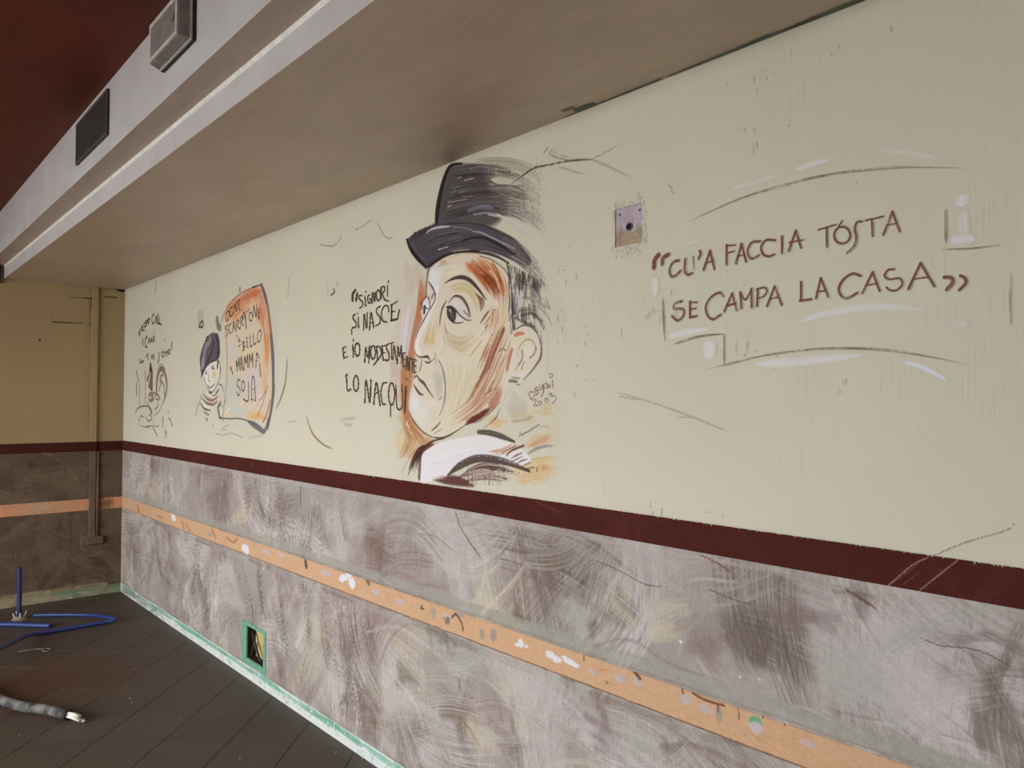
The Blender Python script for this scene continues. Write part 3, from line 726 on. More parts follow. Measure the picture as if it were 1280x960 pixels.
crk.fill([(247, 388), (254, 386), (255, 408), (248, 411)], (168, 162, 156), op=.8, soft=1, smooth=False)
crk.stroke([(249, 407), (253, 401), (254, 408), (249, 409)], 2, (74, 66, 58), op=.95)
crk.part('dirt')
for _ in range(170):                       # dirt hatch, upright and level dashes near the right end
    cu, cvv, ru, rv = [(1060, 70, 60, 40), (960, 100, 40, 25), (905, 640, 60, 16), (830, 385, 40, 26), (940, 430, 60, 30), (720, 440, 14, 60), (1040, 470, 60, 20), (700, 380, 10, 60), (940, 160, 40, 20), (760, 640, 60, 10)][rng.randint(10)]
    u, v = cu + rng.normal() * ru * .6, cvv + rng.normal() * rv * .6
    if rng.rand() < .75: crk.stroke([(u, v), (u, v + rng.uniform(3, 14))], 1.1, (132, 124, 104), op=rng.uniform(.25, .7), taper=(.3, .3))
    else: crk.stroke([(u, v), (u + rng.uniform(4, 16), v + 1)], 1.0, (140, 132, 112), op=rng.uniform(.15, .4), taper=(.3, .3))
crk.build(wall_right, m_mural, off=0.0009)

# teal paint remains along the corner of the soffit
tl = Canvas(np.arange(4.9, 6.6, 0.004), np.arange(-0.09, 0.0, 0.003), 'flat', ZS)
for k in range(46):
    x = rng.uniform(5.1, 6.45); f = (x - 5.0) / 1.4
    tl.stroke_m([(x, -0.004 - rng.uniform(0, .012) * f), (x + rng.uniform(.06, .2), -0.006 - rng.uniform(0, .02) * f)], rng.uniform(.008, .022) * (0.5 + f), [(84, 108, 108), (100, 122, 120), (120, 130, 120), (96, 92, 80)][k % 4], op=.8, dry=.36)
tl.stroke([(722, 137), (732, 133), (740, 130)], 6, (78, 96, 92), op=.8, dry=.25); tl.stroke([(705, 138), (716, 134)], 4, (96, 110, 102), op=.6, dry=.3)
for q in tl.build(soffit, m_paint, name='teal_paint_remains', off=0.0008, thr=.3, under=(150, 129, 109)): q['label'] = 'teal paint remains along the soffit edge'

# ------------------------------------------------------------------ end wall
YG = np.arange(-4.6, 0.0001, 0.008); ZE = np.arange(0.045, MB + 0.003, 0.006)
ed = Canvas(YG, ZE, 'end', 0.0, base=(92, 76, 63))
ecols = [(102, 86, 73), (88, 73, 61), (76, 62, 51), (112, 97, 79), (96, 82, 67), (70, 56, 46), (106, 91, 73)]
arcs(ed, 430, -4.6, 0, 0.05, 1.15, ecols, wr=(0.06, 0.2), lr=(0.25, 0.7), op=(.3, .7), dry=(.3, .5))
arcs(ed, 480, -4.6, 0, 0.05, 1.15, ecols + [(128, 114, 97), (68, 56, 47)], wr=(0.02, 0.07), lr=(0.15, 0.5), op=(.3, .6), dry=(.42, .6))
for k in range(23):
    ed.stroke_m([(-.12 - k * .2, .075), (-.32 - k * .2, .075)], .05, [(160, 148, 120), (150, 136, 108)][k % 2], op=.6, dry=.3)
    ed.stroke_m([(-k * .2, .055), (-.2 - k * .2, .055)], .03, (120, 140, 112) if k < 3 else (150, 140, 112), op=.7, dry=.3)
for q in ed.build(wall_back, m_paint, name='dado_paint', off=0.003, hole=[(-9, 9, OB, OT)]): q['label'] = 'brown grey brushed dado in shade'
eo = Canvas(YG, np.arange(OB - .005, OT + .006, .006), 'end', 0.0, base=(190, 138, 104))
arcs(eo, 70, -4.6, 0, OB, OT, [(214, 150, 106), (190, 128, 88), (170, 130, 100)], wr=(.03, .07), lr=(.1, .4), op=(.3, .6))
arcs(eo, 10, -.75, -.45, OB + .03, OT, [(170, 150, 130), (150, 140, 122)], wr=(.02, .05), lr=(.08, .2), op=(.4, .7))
arcs(eo, 18, -.19, -.06, OB + .02, OT - .02, [(130, 92, 64), (112, 84, 60)], wr=(.03, .06), lr=(.06, .16), op=(.5, .8))
for q in eo.build(wall_back, m_paint, name='orange_strip', off=0.0006): q['label'] = 'orange strip continuing on the end wall'
q = box('maroon_stripe', (0.0, 0.0042, -4.6, 0.0, MB, MT), m_band, wall_back); q['label'] = 'maroon stripe continuing on the end wall'
sk = Canvas(YG, np.arange(0, .052, .006), 'end', 0.0, base=(150, 136, 112))
arcs(sk, 85, -4.6, 0, 0, .05, [(120, 104, 84), (168, 152, 122), (90, 78, 64)], wr=(.02, .05), lr=(.1, .3))
arcs(sk, 16, -.45, 0, .02, .06, [(92, 140, 108), (80, 120, 92), (150, 170, 150)], wr=(.02, .05), lr=(.06, .2), op=(.5, .8))
bb = sk.build(None, m_paint, name='baseboard_back', off=0.006)[0]
tag(bb, 'crumbled plaster edge at the foot of the end wall', None, None, 'structure')
el = Canvas(np.arange(-0.9, 0.0, 0.005), np.arange(MT + .01, ZS, 0.005), 'end')
for k, (pts, w) in enumerate([([(65, 372), (90, 372.5), (116, 373.5)], 1.3), ([(65, 390), (65.5, 402)], 1.3), ([(65, 402), (85, 403), (106, 403.5)], 1.3), ([(115, 374), (115.5, 404)], 1.2), ([(113.5, 373), (116.5, 373.5)], 2.6), ([(113.5, 405), (116.5, 405)], 2.6), ([(49, 424), (50, 426)], 2.4), ([(130, 371), (146, 372)], 1.0)]):
    el.part('joint_line#%d' % k); el.stroke(pts, w, (92, 76, 54), op=.75, taper=(.1, .1))
el.part('crumbled_corner'); el.blot(151, 361, 8, 4, (40, 32, 26), op=.95, hard=.5, grain=.6)
el.build(wall_back, m_paint, off=.0012, thr=.3)
# boxed-in conduit running down the end wall
ch = empty('cable_conduit', (0.02, -0.215, 0.4))
tag(ch, 'narrow boxed-in conduit running down the tan end wall beside the corner', 'conduit')
m_dd = plain('shaded_dado_brown', (96, 79, 66), var=.2, sc=8)
q = box('upper_casing', (0.0005, 0.022, -0.246, -0.202, MT, ZS), m_end, ch, bevel=0.002)
q = box('stripe_casing', (0.0005, 0.0225, -0.246, -0.202, MB, MT), m_band, ch)
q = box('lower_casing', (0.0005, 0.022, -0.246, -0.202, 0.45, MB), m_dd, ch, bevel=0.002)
bm = bmesh.new(); tube(bm, [(0.012, -0.187, 0.43), (0.012, -0.187, MB)], 0.011, 8); from_bm('pipe', bm, plain('rusty_pipe', (104, 70, 56)), ch, True)
bm = bmesh.new(); add_box(bm, 0.0005, 0.03, -0.262, -0.142, 0.41, 0.47, bevel=0.006); from_bm('end_box', bm, plain('dark_dado_box', (90, 74, 62)), ch)
cp = box('cover_plate', (0.0002, 0.004, -0.524, -0.262, 2.172, 2.366), m_end, None, bevel=0.0012)
tag(cp, 'flat rectangular plate painted over high on the tan end wall', 'cover plate')
for (yy, zz) in ((-.27, 2.355), (-.27, 2.16)):
    bm = bmesh.new(); bmesh.ops.create_cone(bm, cap_ends=True, segments=8, radius1=.007, radius2=.004, depth=.004, matrix=Matrix.Translation((.002, yy, zz)) @ Matrix.Rotation(math.pi / 2, 4, 'Y'))
    from_bm('screw', bm, m_dd, cp)
bm = bmesh.new(); add_box(bm, 0.0, 0.03, -0.885, -0.862, 2.43, 2.60)  # black block put in for the dark shaded recess at the casing end
tag(from_bm('recess_shade', bm, plain('recess_shade_black', (30, 24, 22))), 'small black bracket standing in for the shaded recess on the end wall under the duct casing', 'block')

# ------------------------------------------------------------------ openings in the long wall
so = empty('wall_opening', (2.70, 0.0, 0.09))
tag(so, 'small green-edged square opening low in the mottled dado', 'wall opening')
m_green = plain('mint_green_paint', (100, 150, 124), .6, .3, var=.12, sc=40)
x0, x1, z0, z1 = SOCK; g0, g1, h0, h1 = GR_OUT
for (a, b_, c, d) in ((g0, g1, z1, h1), (g0, g1, h0, z0), (g0, x0, z0, z1), (x1, g1, z0, z1)):
    bm = bmesh.new(); add_box(bm, a, b_, -0.0075, -0.0005, c, d, bevel=.0015); from_bm('green_edge', bm, m_green, so)
m_hole = plain('dark_cavity', (48, 40, 34), .9, .1)
bm = bmesh.new()
add_box(bm, x0, x0 + 0.002, 0.001, 0.119, z0, z1)
add_box(bm, x0, x1, 0.001, 0.119, z0, z0 + 0.002); add_box(bm, x0, x1, 0.001, 0.119, z1 - 0.002, z1); add_box(bm, x1 - 0.002, x1, 0.001, 0.119, z0, z1)
from_bm('cavity_lining', bm, m_hole, so)
box('cavity_back', (x0, x1, 0.046, 0.119, z0, z1), plain('tan_plaster', (178, 158, 110), .9, .05, var=.25), so)
bm = bmesh.new()
for (p, q) in (((313, 826), (318, 803)), ((318, 803), (326, 828)), ((313, 822), (325, 829)), ((318, 803), (316, 790))):
    tube(bm, [tuple(on_wall(*p, .02)), tuple(on_wall(*q, .026))], .0075, 6)
from_bm('loose_wire', bm, plain('black_wire', (34, 26, 24)), so)

jb = empty('lamp_box_scar', (5.365, 0.0, 2.015))
tag(jb, 'square lilac plaster scar with a round cable hole right of the painted hat', 'wall scar')
x0, x1, z0, z1 = JB
jc = Canvas(np.arange(x0, x1 + .0019, .002), np.arange(z0, z1 + .0019, .002), 'wall', 0.0, base=(176, 160, 168))
arcs(jc, 30, x0, x1, z0 + .04, z1, [(186, 170, 178), (164, 148, 158), (150, 138, 150)], wr=(.01, .03), lr=(.03, .1), op=(.3, .6))
arcs(jc, 40, x0, x1, z0, z0 + .038, [(156, 140, 118), (146, 132, 112), (166, 138, 118), (138, 124, 104)], wr=(.008, .03), lr=(.02, .08), op=(.6, .9), dry=(.25, .4))
q = jc.build(jb, m_paint, name='plaster', off=-0.004)[0]; q['label'] = 'lilac plaster with a brown lower third'
def disc(name, x, z, r, y0, y1, mat, parent, seg=20):
    bm = bmesh.new(); bmesh.ops.create_cone(bm, cap_ends=True, segments=seg, radius1=r, radius2=r, depth=abs(y1 - y0), matrix=Matrix.Translation((x, (y0 + y1) / 2, z)) @ Matrix.Rotation(math.pi / 2, 4, 'X'))
    return from_bm(name, bm, mat, parent)
# cable tube: a dark ring-shaped sleeve with a black bore
bm = bmesh.new()
cxx, czz = on_wall(786, 283)[0], on_wall(786, 283)[2]
R_ = [(0.0125, 0.0035), (0.0125, 0.0005), (0.0100, 0.0005), (0.0090, 0.0038)]
rings = [[bm.verts.new((cxx + r * math.cos(2 * math.pi * k / 20), y, czz + r * math.sin(2 * math.pi * k / 20))) for k in range(20)] for r, y in R_]
for A_, B_ in zip(rings, rings[1:]):
    for k in range(20): bm.faces.new((A_[k], A_[(k + 1) % 20], B_[(k + 1) % 20], B_[k]))
from_bm('cable_sleeve', bm, plain('grey_blue_sleeve', (92, 88, 104)), jb)
disc('bore', cxx, czz, .0088, 0.0030, 0.0034, plain('black_bore', (26, 24, 26), .9, .1), jb)
for (u, v) in ((774, 268), (799, 262)):
    p = on_wall(u, v); disc('screw_hole', p[0], p[2], .0034, .0030, .0036, m_hole, jb, 10)
# chipped rim of paint around the box
rim = Canvas(np.arange(x0 - .03, x1 + .03, .002), np.arange(z0 - .05, z1 + .035, .002), 'wall')
for k in range(110):
    s_ = rng.randint(4)
    if s_ == 0: x, z = x0 - rng.uniform(0, .012), rng.uniform(z0 - .02, z1)
    elif s_ == 1: x, z = x1 + rng.uniform(0, .016), rng.uniform(z0 - .01, z1 + .005)
    elif s_ == 2: x, z = rng.uniform(x0, x1), z1 + rng.uniform(0, .024)
    else: x, z = rng.uniform(x0, x1), z0 - rng.uniform(0, .035)
    rim.stroke_m([(x, z), (x + rng.uniform(-.004, .004), z + rng.uniform(-.012, .012))], rng.uniform(.002, .005), [(140, 130, 110), (166, 156, 134), (200, 192, 172), (112, 96, 84)][k % 4], op=rng.uniform(.3, .8))
rim.build(jb, m_mural, name='chipped_rim', off=0.0009, hole=[JB])

# ------------------------------------------------------------------ fittings on the duct casing
gr = empty('vent_grille', (3.15, YB2, 2.63))
tag(gr, 'dark slatted air vent grille in the white face of the duct casing', 'vent')
m_gr = plain('dark_grille_metal', (70, 62, 61), .6, .2); m_gd = plain('grille_shadow', (30, 26, 27), .8, .1)
gx0, gx1, gz0, gz1 = 2.878, 3.428, 2.632, 2.822; yf = YB2
box('back_panel', (gx0 + .01, gx1 - .01, yf - .003, yf - .0005, gz0 + .01, gz1 - .01), m_gd, gr)
for (a, b_, c, d) in ((gx0, gx1, gz0, gz0 + .014), (gx0, gx1, gz1 - .014, gz1), (gx0, gx0 + .014, gz0 + .014, gz1 - .014), (gx1 - .014, gx1, gz0 + .014, gz1 - .014)):
    box('frame', (a, b_, yf - .012, yf - .0005, c, d), m_gr, gr, bevel=.002)
sl = None; N = 36
for k in range(N):
    x = gx0 + .02 + (gx1 - gx0 - .04) * k / (N - 1)
    if sl is None:
        bm = bmesh.new(); add_box(bm, -.0025, .0025, -.004, .004, -(gz1 - gz0) / 2 + .015, (gz1 - gz0) / 2 - .015)
        o = from_bm('slat', bm, m_gr, gr); sl = o.data
    else:
        o = link('slat', sl, gr)
    o.location = (x, yf - .0075, (gz0 + gz1) / 2); o.rotation_euler = (0, 0, -0.5)

em = empty('emergency_light', (4.29, YB2, 2.66))
tag(em, 'grey plastic emergency light fixed on the white duct casing', 'lamp')
m_black = plain('black_gasket', (40, 34, 32)); m_house = plain('grey_lamp_housing', (172, 166, 162), .45, .4)
m_dif, nt, b = new_mat('dusty_clear_cover', 0.25, 0.5)
dc = alb((124, 116, 111)); nt.links.new(mix(nt, ramp(nt, noise(nt, position(nt), 18, 4), [(.3, 0.), (.7, 1.)]), dc * .8, dc * 1.15), b.inputs['Base Color'])
ex0, ex1, ez0, ez1 = 4.134, 4.445, 2.655, 2.815
box('base', (ex0, ex1, yf - .012, yf - .0005, ez0, ez1), m_black, em, bevel=.004)
box('gasket_rim', (ex0 + .002, ex1 - .002, yf - .018, yf - .010, ez0 + .002, ez1 - .002), m_house, em, bevel=.002)
def frustum(name, a, b_, ya, yb, mat, parent, bev=.003):   # a,b_ = x0,x1,z0,z1
    bm = bmesh.new()
    A_ = [bm.verts.new((x, ya, z)) for x, z in ((a[0], a[2]), (a[1], a[2]), (a[1], a[3]), (a[0], a[3]))]
    B_ = [bm.verts.new((x, yb, z)) for x, z in ((b_[0], b_[2]), (b_[1], b_[2]), (b_[1], b_[3]), (b_[0], b_[3]))]
    for k in range(4): bm.faces.new((A_[k], A_[(k + 1) % 4], B_[(k + 1) % 4], B_[k]))
    bm.faces.new(A_); bm.faces.new(B_)
    bmesh.ops.bevel(bm, geom=bm.edges[:], offset=bev, segments=2, affect='EDGES', profile=.5)
    return from_bm(name, bm, mat, parent)
frustum('cover', (ex0 + .004, ex1 - .004, ez0 + .004, ez1 - .004), (ex0 + .014, ex1 - .014, ez0 + .012, ez1 - .02), yf - .017, yf - .050, m_dif, em)
for (a, b_, c, d) in ((ex0 + .016, ex1 - .016, ez0 + .013, ez0 + .026), (ex0 + .016, ex1 - .016, ez1 - .034, ez1 - .021), (ex0 + .016, ex0 + .03, ez0 + .026, ez1 - .034), (ex1 - .03, ex1 - .016, ez0 + .026, ez1 - .034)):
    box('front_bezel', (a, b_, yf - .0545, yf - .0485, c, d), m_house, em, bevel=.002)
box('front_panel', (ex0 + .03, ex1 - .03, yf - .0520, yf - .0490, ez0 + .026, ez1 - .034), m_dif, em)
bm = bmesh.new(); bmesh.ops.create_cone(bm, cap_ends=True, segments=14, radius1=.012, radius2=.010, depth=.004, matrix=Matrix.Translation((ex1 - .055, yf - .0535, ez0 + .075)) @ Matrix.Rotation(math.pi / 2, 4, 'X'))
from_bm('test_button', bm, plain('dark_button', (96, 88, 86)), em)

# ------------------------------------------------------------------ things on the floor
m_blue = plain('blue_conduit_plastic', (38, 56, 112), .42, .5, k=.8, var=.12); m_dblue = plain('dark_blue_conduit_plastic', (36, 42, 88), .45, .5, k=.8, var=.15)
p = on_flat(24, 774)
up = empty('upright_tube', (p[0], p[1], 0)); tag(up, 'dark blue corrugated tube standing upright out of the floor', 'tube')
bm = bmesh.new(); tube(bm, [(p[0], p[1] - .004 * k / 60, .002 + .366 * k / 60) for k in range(61)], .0155, 12, corr=.12); from_bm('tube', bm, m_dblue, up, True)
bm = bmesh.new(); bmesh.ops.create_cone(bm, cap_ends=True, segments=18, radius1=.05, radius2=.028, depth=.022, matrix=Matrix.Translation((p[0], p[1], .011))); from_bm('mortar_collar', bm, plain('grey_mortar', (130, 122, 112)), up)
for k in range(4):
    a = k * 1.7; bm = bmesh.new(); tube(bm, [(p[0] + .03 * math.cos(a), p[1] + .03 * math.sin(a), .015), (p[0] + .04 * math.cos(a), p[1] + .045 * math.sin(a), .05)], .004, 6); from_bm('wire_end', bm, plain('pale_wire_end', (206, 200, 186)), up)
def floor_hose(name, px, rad, mat, label, z=None, n_corr=0.012, corr=.14):
    P = [on_flat(u, v, zz) for (u, v, zz) in px]
    Q = catmull(P, n_corr)
    bm = bmesh.new(); tube(bm, [tuple(q) for q in Q], rad, 10, corr=corr)
    o = from_bm(name, bm, mat, None, True); return tag(o, label, 'hose')
floor_hose('blue_hose', [(42, 769, .016), (70, 768.5, .016), (112, 769, .02), (138, 772, .03), (144, 774, .03), (132, 777.5, .018), (100, 783, .016), (66, 789, .016), (44, 792.5, .02), (34, 794.5, .04), (18, 802, .06), (-14, 818, .10)], .0118, m_blue, 'long blue corrugated hose bent into a loop on the floor')
floor_hose('blue_hose', [(-40, 780.5, .016), (10, 780.5, .016), (40, 781.5, .016), (63, 782, .016)], .0155, m_blue, 'short straight blue hose lying between the upright tube and the loop')
fx = [(-40, 852, .03), (0, 874, .03), (28, 883, .028), (55, 886.5, .028), (84, 893, .028)]
g0_ = on_flat(84, 893, .028)
fl = empty('flexible_pipe', (g0_[0], g0_[1], 0)); tag(fl, 'dusty grey flexible pipe on the floor with white cables at its end', 'pipe')
Q = catmull([on_flat(*q) for q in fx], .011); bm = bmesh.new(); tube(bm, [tuple(q) for q in Q], .022, 14, corr=.10)
m_flex, nt, b = new_mat('dusty_grey_flex', .7, .3)
cc = mix(nt, ramp(nt, noise(nt, position(nt), 14, 4), [(.4, 0.), (.62, 1.)]), alb((52, 52, 50)), alb((112, 110, 108))); nt.links.new(cc, b.inputs['Base Color'])
from_bm('sleeve', bm, m_flex, fl, True)
d_ = (Q[-1] - Q[-4]); d_ = d_ / np.linalg.norm(d_)
bm = bmesh.new(); tube(bm, [tuple(Q[-1] - d_ * .004), tuple(Q[-1] + d_ * .012)], .0265, 14); from_bm('end_ring', bm, m_black, fl, True)
for k in range(4):
    a = k * math.pi / 2 + .4; off_ = np.array([-d_[1], d_[0], 0]) * .009 * math.cos(a) + np.array([0, 0, .009 * math.sin(a)])
    bm = bmesh.new(); tube(bm, [tuple(Q[-1] + off_), tuple(Q[-1] + off_ * 1.15 + d_ * .05), tuple(Q[-1] + off_ * 1.3 + d_ * (.075 + .012 * k) + np.array([0, 0, -.006]))], .0075, 8)
    from_bm('cable', bm, plain('white_cable', (214, 208, 198)), fl, True)
pw = on_flat(58, 812.5, .004); bm = bmesh.new()
t_ = np.linspace(0, 2 * math.pi, 20); tube(bm, [(pw[0] + .03 * math.cos(x), pw[1] + .022 * math.sin(x), .005) for x in t_], .004, 6)
tube(bm, [(pw[0] - .03, pw[1], .005), (pw[0] - .06, pw[1] - .05, .005), (pw[0] - .07, pw[1] - .14, .005)], .004, 6)
tag(from_bm('wire_loop', bm, plain('grey_wire', (120, 112, 100))), 'thin looped wire lying on the floor in front of the blue hose', 'wire')
m_crumb = plain('plaster_crumb', (160, 152, 142))
for k, (u, v, r) in enumerate([(168, 836, .006), (182, 835, .005), (163, 873, .006), (165, 879, .007), (224, 898, .005), (24, 919, .006), (268, 861, .006), (283, 861, .005), (300, 948, .006), (420, 941, .008), (453, 948, .008), (128, 788, .006), (250, 872, .004), (330, 895, .005), (376, 905, .005)]):
    p = on_flat(u, v); bm = bmesh.new(); r *= .62; bmesh.ops.create_icosphere(bm, subdivisions=1, radius=r)
    for vv in bm.verts: vv.co = Vector((vv.co.x * random.uniform(.7, 1.5), vv.co.y * random.uniform(.7, 1.4), vv.co.z * .6 * random.uniform(.7, 1.1)))
    o = from_bm('plaster_crumb', bm, m_crumb); o.location = (p[0], p[1], r * .35)
    tag(o, 'tiny white plaster crumb lying on the dark floor tiles', 'crumb', 'plaster crumbs on the floor')

# ------------------------------------------------------------------ mural: man in a bowler hat
pr = empty('portrait_mural', (4.63, 0.0, MT)); tag(pr, 'large mural portrait of a man in a black hat turned left', 'mural')
cv = Canvas(np.arange(4.06, 5.22, 0.0026), np.arange(MT + 0.001, ZS - 0.001, 0.0023), 'wall')
cv.part('background_wash')
for (u, v, ru, rv, c, o_) in [(512, 350, 14, 40, (182, 166, 152), .5), (508, 400, 12, 50, (194, 184, 182), .75), (520, 345, 16, 30, (190, 172, 156), .6), (500, 420, 22, 60, (190, 174, 160), .6), (512, 470, 14, 40, (178, 134, 104), .7), (528, 380, 7, 40, (182, 130, 100), .6), (490, 440, 14, 40, (184, 168, 152), .5), (487, 470, 12, 40, (188, 164, 144), .5), (498, 460, 10, 40, (178, 158, 152), .6), (506, 500, 14, 36, (190, 138, 98), .8), (514, 530, 16, 24, (182, 118, 70), .85), (530, 552, 18, 14, (178, 124, 82), .8), (500, 552, 10, 22, (196, 172, 130), .6), (513, 565, 12, 18, (176, 142, 104), .6),
                              (500, 590, 14, 26, (188, 184, 162), .4), (515, 545, 7, 10, (140, 90, 60), .7), (690, 545, 20, 40, (192, 178, 152), .5), (695, 420, 10, 70, (196, 184, 166), .35), (645, 510, 18, 26, (172, 164, 154), .7), (668, 590, 34, 16, (192, 168, 122), .75), (672, 550, 22, 12, (190, 158, 120), .6), (660, 520, 24, 14, (188, 166, 128), .7), (683, 512, 16, 10, (190, 164, 116), .7), (620, 527, 16, 10, (196, 162, 106), .8), (655, 440, 40, 50, (200, 188, 170), .4)]:
    cv.blot(u, v, ru, rv, c, op=o_, grain=.6)
cv.hatch([(505, 385), (500, 430), (498, 470)], [(520, 375), (516, 410), (508, 450)], 12, (3, 7), [(204, 198, 200), (192, 184, 186), (186, 170, 164)], op=.6, dry=.36)
cv.hatch([(525, 345), (521, 385), (513, 430), (505, 470)], [(533, 350), (530, 395), (518, 440), (514, 480)], 14, (2.5, 5), [(172, 112, 78), (160, 98, 66), (186, 138, 106)], op=.65, dry=.36)
cv.hatch([(505, 440), (502, 480), (508, 530), (525, 556)], [(520, 450), (513, 490), (513, 520), (535, 552)], 22, (3, 7), [(172, 118, 82), (160, 104, 70), (184, 140, 106), (146, 96, 68)], op=.65, dry=.34)
cv.hatch([(500, 520), (505, 550), (495, 575)], [(512, 535), (525, 555), (510, 572)], 10, (3, 6), [(186, 140, 96), (150, 100, 66), (200, 176, 136)], op=.6, dry=.38)
for pts, w, c in [([(509, 530), (512, 534)], 2, (210, 190, 170)), ([(510, 526), (507, 531)], 1.5, (210, 190, 170))]: cv.stroke(pts, w, c, op=.8)
# ochre and orange sweeps behind the collar
cv.hatch([(634, 606), (665, 603), (700, 585)], [(650, 578), (675, 572), (702, 570)], 34, (3, 6), [(190, 164, 112), (196, 178, 134), (184, 150, 104), (200, 188, 154), (192, 164, 126)], op=.75, dry=.34, cut=(.3, .7))
cv.hatch([(655, 558), (672, 548), (690, 540)], [(662, 560), (680, 552), (692, 547)], 9, (2.5, 5), [(188, 150, 114), (196, 170, 128), (180, 134, 102)], op=.7, dry=.36)
cv.blot(681, 584, 9, 6, (182, 124, 94), op=.7, grain=.8)
cv.hatch([(640, 590), (660, 592), (700, 578)], [(645, 600), (670, 604), (700, 590)], 9, (1.5, 3), [(184, 142, 104), (182, 130, 98), (202, 190, 160)], op=.6, dry=.42)
cv.stroke([(658, 570), (668, 562), (680, 558), (694, 557)], [3, 6, 5, 1], (132, 130, 124), op=.85, dry=.3)
cv.stroke([(649, 545), (662, 538), (675, 530)], [2, 4, 2], (104, 98, 88), op=.85, dry=.32); cv.stroke([(674, 533), (688, 534)], 2.5, (150, 146, 132), op=.7, dry=.35)
cv.stroke([(640, 527), (655, 525), (665, 521)], 3.5, (128, 120, 112), op=.7, dry=.36); cv.stroke([(650, 541), (654, 544)], 3, (140, 136, 124), op=.7, dry=.3)

cv.part('shirt_collar')
cv.fill([(526, 568), (545, 555), (572, 548), (600, 544), (625, 549), (650, 560), (664, 576), (640, 582), (612, 575), (590, 576), (570, 588), (552, 598), (526, 602)], (206, 202, 202), op=1, soft=3)
cv.hatch([(530, 575), (560, 562), (610, 554)], [(530, 595), (560, 580), (600, 566)], 14, (4, 9), [(212, 210, 212), (200, 196, 200), (206, 200, 190)], op=.6, dry=.3)
cv.hatch([(608, 563), (625, 560), (640, 553)], [(618, 568), (635, 566), (648, 556)], 10, (1.2, 2.4), [(186, 146, 126), (176, 128, 100), (196, 170, 150)], op=.75, dry=.25)
for pts, w, c in [([(633, 570), (640, 563), (655, 557)], [2, 4, 3.5], (96, 44, 30)), ([(628, 566), (645, 557)], 2.4, (150, 92, 72)), ([(639, 573), (646, 569), (653, 566)], [1, 3, 1.5], (104, 58, 44)), ([(639, 577), (648, 573), (654, 570)], [1, 2.4, 1], (120, 72, 56)), ([(646, 580), (652, 576), (659, 574)], [1, 3, 1.5], (110, 78, 70)), ([(655, 582), (663, 578)], 2.5, (140, 108, 96)), ([(657, 586), (668, 584)], 3, (136, 100, 84)), ([(671, 589), (672, 584)], 2, (130, 80, 66))]:
    cv.stroke(pts, w, c, op=.9, dry=.12)
cv.stroke([(598, 540), (612, 541), (626, 545), (643, 552)], [7, 9, 9, 4], (72, 58, 54), op=.95, dry=.24, nb=7)
cv.part('coat')
cv.hatch([(530, 554), (518, 568), (508, 594)], [(548, 552), (528, 566), (524, 592)], 26, (2.4, 4.5), [(86, 52, 46), (70, 46, 40), (110, 74, 64), (60, 40, 36)], op=.9, dry=.26, cut=(.2, .7))
cv.stroke([(510, 595), (516, 580), (527, 563), (540, 552), (556, 548)], [1.5, 2.5, 4, 3, 1.2], (64, 44, 38), op=.9, dry=.15)
cv.stroke([(503, 590), (512, 572), (522, 560)], 1.6, (150, 130, 110), op=.7, dry=.3); cv.stroke([(524, 598), (525, 580), (526, 563)], 4, (70, 44, 40), op=.9, dry=.25)
cv.stroke([(515, 600), (522, 590)], 1.6, (206, 196, 184), op=.8); cv.stroke([(510, 596), (518, 590)], 1.2, (206, 196, 184), op=.8)
cv.stroke([(560, 594), (572, 584), (590, 575), (605, 573), (622, 575), (640, 580), (662, 589)], [4, 12, 13, 12, 11, 8, 4], (70, 50, 46), op=.95, dry=.26, nb=9)
cv.stroke([(572, 598), (590, 588), (608, 585), (626, 586), (642, 590)], [3, 6, 7, 6, 2], (74, 54, 50), op=.9, dry=.32, nb=6)
cv.stroke([(582, 602), (600, 595), (618, 595), (634, 599)], [3, 6, 6, 2], (78, 56, 52), op=.9, dry=.34, nb=6)
cv.hatch([(572, 596), (595, 582), (620, 579), (660, 590)], [(580, 603), (605, 600), (625, 602), (645, 600)], 34, (1.6, 3.4), [(80, 58, 54), (62, 44, 42), (96, 72, 68), (170, 150, 140)], op=.85, dry=.34, cut=(.2, .5))
cv.hatch([(575, 592), (600, 585), (618, 586)], [(590, 600), (610, 596), (628, 598)], 6, (2, 3), [(196, 180, 172), (186, 166, 158)], op=.6, dry=.36)
cv.fill([(541, 600), (550, 597), (566, 594), (578, 597), (588, 603), (592, 609), (560, 606)], (84, 42, 40), op=.95, soft=4)
cv.stroke([(541, 597), (555, 594)], 2, (196, 170, 160), op=.7, dry=.3); cv.stroke([(545, 599), (556, 598)], 1.3, (190, 160, 150), op=.7, dry=.3)
for k in range(22):
    u = rng.uniform(585, 632); cv.stroke([(u, 588 + rng.uniform(-6, 6)), (u, 606)], 1.2, [(70, 50, 48), (180, 160, 152)][k % 2], op=.55, dry=.3)

